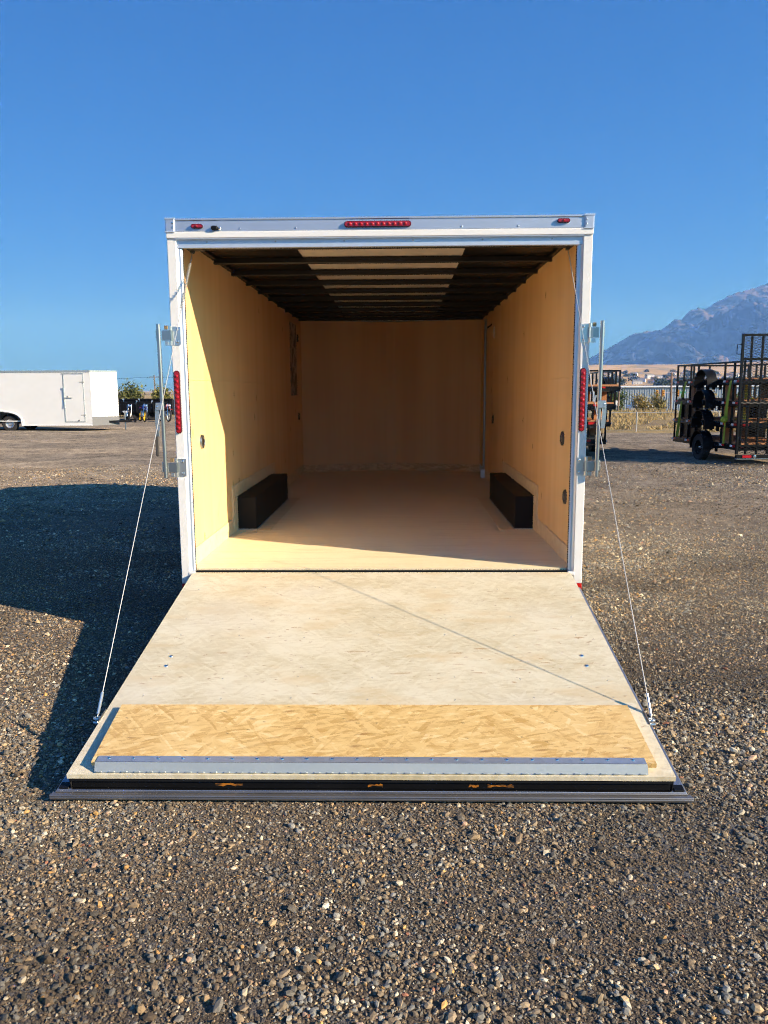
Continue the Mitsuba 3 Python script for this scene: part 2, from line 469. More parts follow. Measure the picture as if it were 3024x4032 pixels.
def height(x, y):
    x, y = np.asarray(x, float), np.asarray(y, float)
    P = np.stack([x, y, 0 * x], -1)
    dist = np.hypot(x, np.clip(np.abs(y - 2), 0, None))
    h = 0.06 * np.exp(-(((x + 3.3) / 1.5) ** 2 + ((y - 1.2) / 1.8) ** 2))
    h = h + 0.05 * (meshkit.fbm(P * 0.45, 3, 3) - 0.5) * sst(2.2, 6, np.hypot(x, y + 1) + 0 * dist) + 0.10 * (meshkit.fbm(P * 0.12, 2, 9) - 0.5) * sst(8, 16, dist)
    h = h - 0.006
    right = sst(-8, -2, x)
    bump = (0.36 + 0.5 * (meshkit.fbm(P * 0.25, 3, 5) - 0.5) + 0.1 * (meshkit.fbm(P * 1.4, 2, 6) - 0.5)) * sst(24.6, 33, y) * right
    fall = -0.4 * sst(38, 55, y) * right - 1.2 * sst(55, 95, y) - 2.6 * sst(95, 190, y) - 0.8 * sst(190, 400, y)
    return h + bump * (1 - sst(36, 60, y)) + fall


NR, NA = 230, 288
radii = np.concatenate([[0.0], 0.35 * (10200 / 0.35) ** (np.arange(NR) / (NR - 1))])
ang = np.arange(NA) * 2 * np.pi / NA
GX = np.concatenate([[0.0], (radii[1:, None] * np.cos(ang)[None]).ravel()])
GY = np.concatenate([[-2.0], (-2.0 + radii[1:, None] * np.sin(ang)[None]).ravel()])
GV = np.stack([GX, GY, height(GX, GY)], 1)
j = np.arange(NA)
GF = [np.stack([0 * j, 1 + j, 1 + (j + 1) % NA], 1)]
for i in range(NR - 1):
    a, b = 1 + i * NA + j, 1 + i * NA + (j + 1) % NA
    GF += [np.stack([a, a + NA, b + NA], 1), np.stack([a, b + NA, b], 1)]
obj("ground", trimesh.Trimesh(GV, np.vstack(GF), process=False), "ground_mat", shade=True, kind="structure",
    label="brown gravel lot running out to dry ground at the horizon")


# gravel: loose stones, one object
def stones(n, ymin, ymax, med, sig, verts, faces, seed, zlift, tint=(1.06, 1.02, 0.88), fade=0.0):
    g = np.random.default_rng(seed)
    d = np.sqrt(g.uniform(ymin**2, ymax**2, n)) + (g.uniform(-fade, fade, n) if fade else 0)                      # distance ahead of the viewpoint, even per area
    x = CAM[0] - 0.02 * d + g.uniform(-1, 1, n) * (0.50 * d + 0.45)
    y = CAM[1] + d
    under = (np.abs(x) < 1.22) & (y > -2.06)
    x, y = x[~under], y[~under]
    n = len(x)
    s = np.clip(np.exp(g.normal(math.log(med), sig, n)), med * 0.4, med * 3.6)
    # drifts of coarser and finer stone
    drift = meshkit.fbm(np.stack([x * 0.9, y * 0.9, 0 * x], -1), 3, 4)
    fines = sst(0.52, 0.64, meshkit.fbm(np.stack([x * 0.8, y * 1.1, 0 * x + 5], -1), 4, 8))
    s = s * (0.62 + 0.72 * drift) * (1 - 0.13 * fines)
    V = np.broadcast_to(verts, (n, len(verts), 3)) * (1 + g.uniform(-0.26, 0.26, (n, len(verts), 1)))
    V = V * (s[:, None, None] * 0.5 * np.stack([g.uniform(0.9, 1.5, n), g.uniform(0.7, 1.0, n), g.uniform(0.45, 0.85, n)], -1)[:, None])
    tilt = g.normal(0, 0.35, n)
    c, t = np.cos(tilt)[:, None], np.sin(tilt)[:, None]
    V = np.stack([V[..., 0] * c - V[..., 2] * t, V[..., 1], V[..., 0] * t + V[..., 2] * c], -1)
    a = g.uniform(0, 2 * np.pi, n)
    c, t = np.cos(a)[:, None], np.sin(a)[:, None]
    V = np.stack([V[..., 0] * c - V[..., 1] * t, V[..., 0] * t + V[..., 1] * c, V[..., 2]], -1)
    z = height(x, y) + s * g.uniform(0.0, zlift, n)
    V = V + np.stack([x, y, z], -1)[:, None]
    F = faces[None] + (np.arange(n) * len(verts))[:, None, None]
    pal = np.array([[0.105, 0.100, 0.094], [0.165, 0.165, 0.165], [0.235, 0.24, 0.245], [0.165, 0.132, 0.10], [0.24, 0.195, 0.148],
                    [0.40, 0.31, 0.205], [0.47, 0.29, 0.12], [0.42, 0.30, 0.235], [0.56, 0.52, 0.44], [0.28, 0.13, 0.09]])
    w = np.array([0.15, 0.17, 0.14, 0.17, 0.16, 0.095, 0.02, 0.025, 0.06, 0.005])
    col = pal[g.choice(len(pal), n, p=w / w.sum())] * g.uniform(0.75, 1.25, (n, 1)) * np.array(tint)
    damp = sst(0.50, 0.66, meshkit.fbm(np.stack([x * 0.95 + 3, y * 1.3, 0 * x + 2], -1), 4, 31))
    col = col * (1 - 0.34 * damp[:, None])
    col = col * (1 - 0.20 * fines[:, None] * np.array([0.75, 0.95, 1.1]))
    C = np.repeat(col, len(verts), 0)
    return V.reshape(-1, 3), F.reshape(-1, 3), C


ico = trimesh.creation.icosphere(subdivisions=0)
octa = (np.array([[1, 0, 0], [-1, 0, 0], [0, 1, 0], [0, -1, 0], [0, 0, 1], [0, 0, -1.0]]),
        np.array([[0, 2, 4], [2, 1, 4], [1, 3, 4], [3, 0, 4], [2, 0, 5], [1, 2, 5], [3, 1, 5], [0, 3, 5]]))
a5 = np.arange(5) * 2 * np.pi / 5
chip = (np.vstack([np.stack([np.cos(a5), np.sin(a5), -0.35 + 0 * a5], 1), [[0.1, 0, 0.95]]]), np.array([[k, (k + 1) % 5, 5] for k in range(5)]))
icov = (np.array(ico.vertices), np.array(ico.faces))
WARM = (1.14, 1.05, 0.86)
sets = [stones(50000, 1.75, 4.0, 0.0105, 0.42, *icov, 21, 0.30, fade=0.5),
        stones(58000, 1.75, 4.0, 0.0068, 0.35, *octa, 27, 0.35, fade=0.5),
        stones(1300, 1.75, 4.6, 0.019, 0.30, *icov, 25, 0.42),
        stones(165000, 3.9, 8.6, 0.0125, 0.40, *chip, 22, 0.30, tint=(1.08, 1.02, 0.85), fade=0.6),
        stones(70000, 8.2, 17.0, 0.020, 0.38, *chip, 23, 0.25, tint=WARM, fade=0.8)]
sv, sf, sc, o = [], [], [], 0
for V, F, C in sets:
    sv.append(V)
    sf.append(F + o)
    sc.append(C)
    o += len(V)
scene["gravel"] = mikit.ply((np.vstack(sv), np.vstack(sf)), "stone_mat", smooth=False, color=np.vstack(sc))
labels["gravel"] = {"label": "loose grey and tan gravel stones covering the lot", "category": "gravel", "kind": "stuff"}


# ------------------------------------------------------------------ hills and mountain
def grid_mesh(X, Y, Z):
    n, m = X.shape
    v = np.stack([X, Y, Z], -1).reshape(-1, 3)
    i, k = np.meshgrid(np.arange(n - 1), np.arange(m - 1), indexing="ij")
    a = (i * m + k).ravel()
    f = np.vstack([np.stack([a, a + 1, a + m + 1], 1), np.stack([a, a + m + 1, a + m], 1)])
    t = trimesh.Trimesh(v, f, process=False)
    if t.face_normals[:, 2].mean() < 0:
        t.invert()
    return t


def hill_z(x, y):
    prof = np.interp(y, [500, 900, 1300, 1700, 2100, 2500, 2800, 3600], [-8, 2, 11, 28, 50, 76, 84, 40])
    P = np.stack([x * 0.0022, y * 0.0022, 0 * x], -1)
    mask = sst(-500, 250, x)
    return -9 + (prof + 9 + sst(700, 1800, y) * 26 * (meshkit.fbm(P, 4, 2) - 0.5)) * mask + 1.5 * mask * (meshkit.fbm(P * 9, 3, 7) - 0.5)


X, Y = np.meshgrid(np.linspace(-700, 3600, 220), np.linspace(450, 3600, 150))
obj("hill", grid_mesh(X, Y, hill_z(X, Y)), "hill_mat", shade=True, kind="structure", label="dry tan hillside below the mountain")

ridge = np.array([[-900, 0], [600, 10], [1000, 60], [1350, 200], [1396, 224], [1428, 250], [1514, 290], [1624, 354], [1707, 404], [1784, 416], [1896, 422], [1995, 500], [2055, 503],
                  [2104, 562], [2154, 582], [2196, 574], [2238, 590], [2321, 636], [2411, 682], [2479, 697], [2554, 718], [2651, 758], [2800, 775], [3000, 770],
                  [3300, 740], [3700, 660], [4300, 560], [5200, 300], [6500, 60]])
X, S = np.meshgrid(np.linspace(-200, 4200, 470), np.linspace(-1, 0.6, 190))
Y = 6000 + np.where(S < 0, S * 2700, S * 1800)
R = np.interp(X, ridge[:, 0], ridge[:, 1])


def ridged(p, octaves, seed):
    """sharp crests: several octaves of folded noise, each weighted by the one before"""
    out, amp, w, tot = 0.0, 1.0, 1.0, 0.0
    for o in range(octaves):
        n = (1 - np.abs(2 * meshkit.noise(p * 2.05**o, seed + o) - 1)) ** 2
        out, tot = out + amp * n * w, tot + amp
        w, amp = np.clip(n * 1.7, 0.15, 1), amp * 0.55
    return out / tot


P = np.stack([X * 0.0016, Y * 0.0009, 0 * X], -1)
wx = X + 700 * (meshkit.fbm(P, 3, 3) - 0.5) + (Y - 6000) * 0.45
t = np.abs(S)
mid = np.sin(np.pi * np.clip(t, 0, 1)) ** 1.2
spur = ridged(np.stack([wx * 0.0030, Y * 0.0007, 0 * X + 3], -1), 5, 40)
rough = ridged(np.stack([wx * 0.011, Y * 0.0055, 0 * X + 9], -1), 4, 60)
teeth = meshkit.fbm(np.stack([X * 0.03, Y * 0.02, 0 * X], -1), 3, 6) - 0.5
Z = R * (1 - t) ** 1.15 + R * (spur - 0.36) * 0.62 * mid + R * (rough - 0.35) * 0.12 * mid + (teeth * 20 + (rough - 0.35) * 8) * np.clip(R / 300, 0, 1) - 10
obj("mountain", grid_mesh(X, Y, np.maximum(Z, -12)), "mountain_mat", shade=True, kind="structure", label="hazy blue rocky mountain rising to the right")

# ------------------------------------------------------------------ the open cargo trailer
TR = thing("cargo_trailer", "open white cargo trailer with its wooden rear ramp lowered on the gravel", "trailer")
W, WI, ZF, ZC, L, NOSE = 1.295, 1.23, 0.484, 2.563, 6.083, 6.46

# side walls: outer skin, plywood panels, kick boards
for s in (-1, 1):
    wall = obj("side_wall", cbox(s * 1.262, s * W, 0.0, 6.12, 0.36, 2.60, 0.004), "white_paint_mat", TR)
    ys = [0.0, 2.44, 4.88, L]
    for k in range(3):
        for z0, z1 in ((ZF + 0.118, 1.6955), (1.6965, ZC)):
            jit = rng.uniform(-0.0015, 0.0015)
            obj("wall_panel", cbox(s * WI + jit, s * 1.2615, ys[k] + 0.0006, ys[k + 1] - 0.0006, z0, z1, 0.0008), "ply_wall_mat", wall)
    if s < 0:
        ks = [(0.005, 1.30), (3.50, L)]
    else:
        ks = [(0.005, 1.30), (3.50, 5.25)]
    for a, b in ks:
        obj("kick_board", cbox(s * (WI - 0.006), s * 1.2615, a, b, ZF, ZF + 0.116, 0.002), "pale_trim_mat", wall)
    # boards framing the wheel box
    obj("trim_board", cbox(s * (WI - 0.010), s * 1.2615, 1.30, 3.50, 0.762, 0.865, 0.002), "pale_trim_mat", wall)
    obj("trim_board", cbox(s * (WI - 0.012), s * 1.2615, 1.302, 1.462, ZF, 0.76, 0.002), "pale_trim_mat", wall)
    obj("trim_board", cbox(s * (WI - 0.010), s * 1.2615, 3.34, 3.498, ZF, 0.76, 0.002), "pale_trim_mat", wall)
    wb = obj("wheel_box", cbox(s * 1.068, s * 1.26, 1.469, 3.334, ZF, 0.757, 0.006), "wheel_box_mat", TR, label="black wheel box on the left wall" if s < 0 else "black wheel box on the right wall")
    obj("edge_bead", cat(box(s * 1.0575, s * 1.067, 1.46, 3.334, ZF, ZF + 0.007), box(s * 1.0575, s * 1.22, 1.456, 1.468, ZF, ZF + 0.007)), "cut_end_mat", wb)
    # round wall vents
    for y, z in ([(0.39, 1.283), (5.68, 2.30), (5.68, 1.28)] if s < 0 else [(0.385, 1.295), (0.25, 0.915), (4.5, 1.27)]):
        v = obj("wall_vent", lathe([(0.0001, 0.004), (0.030, 0.004), (0.034, 0.014), (0.046, 0.010), (0.050, 0.0)], "x", (0, 0, 0), 24).apply_transform(
            np.array([[-s, 0, 0, s * (WI - 0.001)], [0, 1, 0, y], [0, 0, 1, z], [0, 0, 0, 1.0]])), "steel_rod_mat" if s < 0 and y < 0.5 else "grip_mat", TR)
        obj("slot", dome((s * (WI - 0.004), y, z), 0.030, 0.013, (-s, 0, 0), 16), "chrome_mat" if s < 0 else "steel_rod_mat", v)

# floor of plywood sheets
floor = obj("floor", box(-1.262, 1.262, 0.0, 6.1, 0.36, ZF - 0.02), "black_steel_mat", TR)
ys = [0.008, 1.22, 2.44, 3.66, 4.88, 6.46]
for k in range(5):
    if k < 4:
        m = box(-1.26, 1.26, ys[k] + 0.0012, ys[k + 1] - 0.0012, ZF - 0.0195, ZF + rng.uniform(-0.0006, 0.0))
    else:
        m = prism([(-1.26, ys[k] + 0.0012), (1.26, ys[k] + 0.0012), (1.26, L), (0, NOSE), (-1.26, L)], "z", ZF - 0.0195, ZF)
    obj("floor_sheet", m, "floor_board_mat", floor)
for s in (-1, 1):
    obj("floor_strip", cbox(s * 0.945, s * 1.057, 1.40, 3.40, ZF + 0.0005, ZF + 0.004, 0.001), "pale_trim_mat", floor)

# front wall: two sheets of plywood in a shallow point, a cap strip and a kick board
nose = obj("front_wall", cat(prism([(-W, 6.12), (-W, 6.13), (0, 6.53), (0, 6.50)], "z", 0.36, 2.60), prism([(W, 6.12), (W, 6.13), (0, 6.53), (0, 6.50)], "z", 0.36, 2.60)), "white_paint_mat", TR)
for s in (-1, 1):
    obj("wall_panel", prism([(s * 1.232, L - 0.002), (s * 1.232, L + 0.012), (s * 0.002, NOSE + 0.012), (s * 0.002, NOSE - 0.002)], "z", ZF + 0.10, ZC), "front_ply_mat", nose)
    obj("kick_board", prism([(s * 1.232, L - 0.012), (s * 1.232, L + 0.012), (s * 0.002, NOSE + 0.012), (s * 0.002, NOSE - 0.012)], "z", ZF + 0.001, ZF + 0.098), "kick_osb_mat", nose)
obj("cover_strip", prism([(-0.062, NOSE - 0.030), (0.062, NOSE - 0.030), (0.062, NOSE - 0.021), (0, NOSE - 0.006), (-0.062, NOSE - 0.021)], "z", ZF + 0.10, ZC), "front_ply_mat", nose)

# roof: skin, bows, pale centre strip, black film
roof = obj("roof", prism([(-1.292, 0.021), (1.292, 0.021), (1.292, 6.13), (0, 6.54), (-1.292, 6.13)], "z", 2.605, 2.644), "white_paint_mat", TR)
obj("ceiling_strip", prism([(-0.575, 0.02), (0.575, 0.02), (0.60, 6.2), (0, 6.42), (-0.60, 6.2)], "z", 2.588, 2.595), "ceiling_white_mat", roof)
for s in (-1, 1):
    u, v = np.meshgrid(np.linspace(0, 1, 14), np.linspace(0, 1, 120))
    xs, yy = s * (0.578 + u * 0.67), 0.02 + v * 6.10
    sag = 0.011 * np.sin(np.pi * u) * np.abs(np.sin(np.pi * (yy - 0.36) / 0.61)) ** 0.7 * (0.6 + 0.8 * meshkit.noise(np.stack([xs * 2, yy * 1.6, 0 * xs], -1), 3))
    obj("ceiling_film", grid_mesh(xs, yy, 2.590 - sag), "black_film_mat", roof, shade=True)
for k in range(10):
    y = 0.36 + 0.61 * k
    obj("roof_bow", cbox(-1.25, 1.25, y - 0.022, y + 0.022, 2.540, 2.583, 0.006), "bow_mat", roof)
for s in (-1, 1):
    obj("roof_rail", cbox(s * 1.20, s * 1.255, 0.02, 6.08, 2.566, 2.590, 0.004), "bow_mat", roof)
for x in (-0.124, 0.098):
    obj("roof_bolt", dome((x, 0.22, 2.588), 0.011, 0.008, (0, -0.3, -1)), "orange_dot_mat", roof)

# rear frame
for s in (-1, 1):
    post = obj("rear_post", cbox(s * 1.235, s * 1.2915, -0.03, 0.0, 0.39, 2.5805, 0.004), "white_paint_mat", TR)
    obj("door_trim", prism([(s * 1.2045, 0.004), (s * 1.2045, -0.006), (s * 1.213, -0.012), (s * 1.224, -0.012), (s * 1.234, -0.026), (s * 1.2345, 0.004)], "z", 0.47, 2.4885), "trim_mat", post)
    obj("door_seal", box(s * 1.2005, s * 1.2042, 0.0005, 0.006, 0.472, 2.487), "grip_mat", post)
    for z in (0.92, 1.36, 1.80, 2.22):
        obj("trim_screw", dome((s * 1.2055, -0.008, z), 0.0045, 0.0035, (-s * 0.4, -1, 0)), "chrome_mat", post)
    obj("foot_bracket", cbox(s * 1.2, s * 1.243, -0.034, -0.008, 0.445, 0.468, 0.003), "white_paint_mat", post)
    obj("foot_reflector", cbox(s * 1.235, s * 1.2915, -0.029, 0.0, 0.30, 0.3885, 0.003), "red_tape_mat", post)
head = obj("rear_header", cbox(-1.287, 1.287, -0.036, 0.02, 2.583, 2.656, 0.004), "aluminum_mat", TR)
obj("top_bead", cbox(-1.288, 1.288, -0.043, -0.0365, 2.646, 2.659, 0.003), "aluminum_mat", head)
obj("bottom_bead", cbox(-1.288, 1.288, -0.041, -0.0365, 2.582, 2.588, 0.002), "aluminum_mat", head)
for s in (-1, 1):
    cap = obj("corner_cap", cbox(s * 1.236, s * 1.294, -0.046, 0.05, 2.579, 2.660, 0.006), "aluminum_mat", head)
    obj("cap_edge", cat(cbox(s * 1.232, s * 1.297, -0.050, -0.0465, 2.651, 2.662, 0.002), cbox(s * 1.232, s * 1.297, -0.050, -0.0465, 2.577, 2.585, 0.002)), "trim_mat", cap)
    for z in (2.606, 2.632):
        obj("cap_screw", dome((s * 1.248, -0.046, z), 0.0065, 0.004, (0, -1, 0)), "chrome_mat", cap)
for x in (-0.84, -0.50, 0.50, 0.84):
    obj("header_screw", dome((x, -0.036, 2.598), 0.0065, 0.005, (0, -1, 0)), "chrome_mat", head)
obj("header_band", cbox(-1.2915, 1.2915, -0.042, -0.0005, 2.543, 2.5815, 0.004), "white_paint_mat", TR)
drip = obj("header_trim", prism([(0.02, 2.5428), (-0.038, 2.5428), (-0.038, 2.539), (-0.012, 2.536), (-0.012, 2.514), (-0.018, 2.512), (-0.018, 2.4905), (0.02, 2.4905)], "x", -1.236, 1.236), "trim_mat", TR)
for k in range(6):
    obj("trim_screw", dome((-1.05 + 0.42 * k, -0.012, 2.525), 0.005, 0.004, (0, -1, 0)), "cut_end_mat", drip)


def led_bar(name, cx, cz, hw, hh, y, count, label):
    k = obj(name, prism(stadium(cx, cz, hw, hh), "y", y - 0.014, y), "dark_red_mat", TR, label=label)
    obj("lens", prism(stadium(cx, cz, hw - 0.004, hh - 0.004), "y", y - 0.019, y - 0.0142), "red_lens_mat", k)
    for q in range(count):
        f = (q + 0.5) / count * 2 - 1
        x, z = (cx + f * (hw - 0.018), cz) if hw > hh else (cx, cz + f * (hh - 0.018))
        obj("diode", dome((x, y - 0.019, z), min(hw, hh) * 0.60, 0.007, (0, -1, 0), 12), "red_lens_bright_mat", k)
    return k


led_bar("light_bar", -0.005, 2.615, 0.202, 0.0175, -0.036, 11, "long red light bar in the middle of the header")
led_bar("marker_light", -1.10, 2.612, 0.036, 0.0125, -0.036, 1, "small red marker light at the left end of the header")
led_bar("marker_light", 1.110, 2.624, 0.038, 0.0125, -0.036, 1, "small red marker light at the right end of the header")
led_bar("tail_light", -1.2635, 1.5575, 0.018, 0.195, -0.030, 11, "tall red tail light on the left post")
led_bar("tail_light", 1.256, 1.559, 0.018, 0.195, -0.030, 11, "tall red tail light on the right post")
lamp = obj("loading_light", cbox(-1.012, -0.972, -0.062, -0.0365, 2.588, 2.612, 0.006), "black_paint_mat", TR, label="small black lamp beside the left marker light")
obj("lens", dome((-0.962, -0.042, 2.598), 0.011, 0.012, (0.3, -1, 0)), "chrome_mat", lamp)
obj("bracket", cbox(-0.974, -0.952, -0.040, -0.0365, 2.592, 2.605, 0.002), "black_paint_mat", lamp)

# threshold between floor and ramp
obj("threshold", cbox(-1.2, 1.2, -0.024, 0.0075, 0.40, 0.474, 0.004), "black_paint_mat", TR)
obj("rear_sill", box(-1.29, 1.29, -0.005, 0.06, 0.30, 0.40), "black_steel_mat", TR)


# bar locks folded out beside the posts
def bar_lock(s):
    tri = lambda m, mat, nm, sh=30: obj(nm, m, mat, b, sh)
    b = obj("bar_lock", rod((s * 1.352, -0.066, 1.085), (s * 1.358, -0.066, 2.035), 0.0125, 14), "steel_rod_mat", TR, label="steel lock bar swung out beside the %s post" % ("left" if s < 0 else "right"))
    for z in (1.968, 1.15):
        pl = tri(prism([(s * 1.230, z - 0.052), (s * 1.234, z - 0.060), (s * 1.293, z - 0.060), (s * 1.293, z + 0.052), (s * 1.230, z + 0.052)], "y", -0.0345, -0.0302), "zinc_mat", "hinge_plate")
        for dz in (-0.040, 0.036):
            obj("bolt", dome((s * 1.250, -0.0345, z + dz), 0.0085, 0.006, (0, -1, 0)), "chrome_mat", pl)
        tri(cat(rod((s * 1.291, -0.042, z - 0.062), (s * 1.291, -0.042, z - 0.034), 0.009, 10), rod((s * 1.291, -0.042, z + 0.030), (s * 1.291, -0.042, z + 0.056), 0.009, 10)), "zinc_mat", "hinge_knuckle")
        tri(cat(cbox(s * 1.283, s * 1.342, -0.055, -0.049, z - 0.033, z + 0.029, 0.002), rod((s * 1.284, -0.05, z - 0.033), (s * 1.284, -0.05, z + 0.029), 0.007, 8)), "steel_rod_mat", "keeper")
        tri(cbox(s * 1.302, s * 1.326, -0.050, -0.046, z + 0.034, z + 0.058, 0.003), "brown_tab_mat", "tab")
        tri(cbox(s * 1.300, s * 1.325, -0.050, -0.046, z - 0.062, z - 0.036, 0.003), "zinc_mat", "tab")
        tri(cbox(s * 1.366, s * 1.374, -0.072, -0.050, z - 0.03, z + 0.034, 0.003), "zinc_mat", "cam_ear")
    cl = tri(cbox(s * 1.343, s * 1.392, -0.085, -0.078, 1.508, 1.556, 0.004), "zinc_mat", "handle_clamp")
    obj("bolt", dome((s * 1.381, -0.085, 1.532), 0.007, 0.005, (0, -1, 0)), "chrome_mat", cl)
    n = 9
    zz = np.linspace(1.545, 1.385, n)
    xx = 1.383 + 0.004 * np.sin(np.linspace(0, 3.0, n)) - (0.006 if s > 0 else -0.002) * np.linspace(0, 1, n)
    outl = [(s * (a + 0.0125), z) for a, z in zip(xx, zz)] + [(s * (a - 0.0125), z) for a, z in zip(xx[::-1], zz[::-1])]
    h = tri(prism(outl, "y", -0.078, -0.072), "zinc_mat", "handle")
    if s < 0:
        obj("grip", cbox(s * 1.384, s * 1.406, -0.079, -0.068, 1.222, 1.345, 0.004), "grip_mat", h)
        obj("shank", cbox(s * 1.379, s * 1.402, -0.077, -0.073, 1.345, 1.386, 0.002), "steel_rod_mat", h)
    else:
        obj("grip", cbox(s * 1.364, s * 1.388, -0.079, -0.068, 1.352, 1.386, 0.004), "brown_tab_mat", h)


bar_lock(-1)
bar_lock(1)

# ---- ramp, in its own coordinates: x across, s down the slope, n away from the deck
RH = np.array([0, -0.03, 0.465])
RD = np.array([0, -0.98478, -0.17379])
RN = np.array([0, -0.17379, 0.98478])
RM = np.eye(4)
RM[:3, 0], RM[:3, 1], RM[:3, 2], RM[:3, 3] = [1, 0, 0], RD, RN, RH


def onramp(m):
    m = m.copy()
    m.apply_transform(RM)
    trimesh.repair.fix_normals(m)
    return m


def rp(x, s, n):
    return RH + np.array([x, 0, 0]) + s * RD + n * RN


ramp = obj("ramp", onramp(cbox(-1.205, 1.205, 0.02, 2.055, -0.072, -0.0205, 0.005)), "black_paint_mat", TR, label="lowered wooden ramp door")
obj("deck", onramp(prism([(-1.203, 0.0), (1.203, 0.0), (1.2185, 0.03), (1.2185, 2.071), (-1.2185, 2.071), (-1.2185, 0.03)], "z", -0.020, 0.0)), "pale_board_mat", ramp)
skin = obj("ramp_skin", onramp(cat(cbox(-1.270, 1.270, 0.075, 2.075, -0.088, -0.0725, 0.004))), "skin_mat", ramp)
obj("end_lip", onramp(cat(cbox(-1.284, 1.284, 2.0755, 2.112, -0.091, -0.078, 0.003), cbox(-1.284, 1.284, 2.098, 2.1135, -0.0777, -0.069, 0.003),
                          cbox(-1.27, 1.27, 2.0765, 2.084, -0.0777, -0.072, 0.002))), "lip_mat", ramp, label="grey metal lip at the foot of the ramp")
obj("seal_channel", onramp(cat(cbox(-1.206, 1.206, 2.0555, 2.066, -0.070, -0.0375, 0.004), tube([(-1.206, 2.068, -0.029), (1.206, 2.068, -0.029)], 0.006, 8), cbox(-1.206, 1.206, 2.056, 2.072, -0.0722, -0.0712, 0.0004))), "black_paint_mat", ramp)
for s in (-1, 1):
    obj("edge_channel", onramp(cbox(s * 1.2055, s * 1.214, 0.03, 2.068, -0.072, -0.021, 0.003)), "black_paint_mat", ramp)
    obj("corner_plate", onramp(cbox(s * 1.218, s * 1.262, 2.03, 2.07, -0.072, -0.066, 0.003)), "black_steel_mat", ramp)
for x0, x1 in ((-0.62, -0.51), (-0.005, 0.055), (0.40, 0.44), (0.475, 0.58)):
    n = 7
    top = [(x0 + (x1 - x0) * k / n, -0.044 + 0.005 * rng.uniform(-1, 1)) for k in range(n + 1)]
    bot = [(x0 + (x1 - x0) * k / n, -0.053 + 0.005 * rng.uniform(-1, 1)) for k in range(n, -1, -1)]
    m = prism(top + bot, "y", 2.0662, 2.0675)
    obj("sticker_scrap", onramp(m), "orange_sticker_mat", ramp)
for x, s in ((-1.057, 1.105), (-1.056, 1.203), (1.055, 1.092), (1.058, 1.195)):
    obj("bolt", onramp(dome((x, s, 0.0), 0.011, 0.006, (0, 0, 1), 14)), "chrome_mat", ramp)
# nails over the board
nails = []
for s in (0.25, 0.66, 0.88, 1.32, 1.50):
    for x in np.linspace(-1.1, 1.1, 7):
        nails.append(dome((x + rng.uniform(-0.03, 0.03), s + rng.uniform(-0.02, 0.02), 0.0), 0.0045, 0.0012, (0, 0, 1), 8, 2))
obj("nail_heads", onramp(cat(nails)), "cut_end_mat", ramp, kind="stuff")

# the folded transition flap: slightly lifted at its free edge
fl = []
for s0, s1, n0, n1 in ((1.602, 2.034, 0.010, 0.0155),):
    v = np.array([[-1.146, s0, n0], [1.150, s0 - 0.004, n0], [1.150, s1, n1], [-1.128, s1, n1],
                  [-1.146, s0, n0 + 0.0185], [1.150, s0 - 0.004, n0 + 0.0185], [1.150, s1, n1 + 0.0185], [-1.128, s1, n1 + 0.0185]])
    fl.append(trimesh.convex.convex_hull(v))
flap = obj("flap", onramp(cat(fl)), "yellow_osb_mat", ramp, label="yellow strand board flap across the foot of the ramp")
hinge = obj("flap_hinge", onramp(cat(prism([(2.000, 0.0345), (2.036, 0.0350), (2.037, 0.0360), (2.0395, 0.0383), (2.000, 0.0380)], "x", -1.107, 1.109))), "galvanized_mat", ramp, label="long galvanized hinge strip with a row of screws")
obj("lower_leaf", onramp(prism([(2.0385, 0.0362), (2.0565, 0.0035), (2.0625, 0.0035), (2.0410, 0.0378)], "x", -1.109, 1.111)), "leaf_zinc_mat", hinge)
for k in range(22):
    x = -1.06 + 2.12 * k / 21
    obj("screw", onramp(dome((x, 2.015, 0.0380), 0.0075, 0.0042, (0, 0, 1), 12)), "chrome_mat", hinge)
for k in range(43):
    x = -1.09 + 2.18 * k / 42
    obj("knuckle", onramp(cbox(x - 0.013, x + 0.013, 2.0600, 2.0655, 0.0036, 0.0100, 0.002)), "grey_frame_mat", hinge)

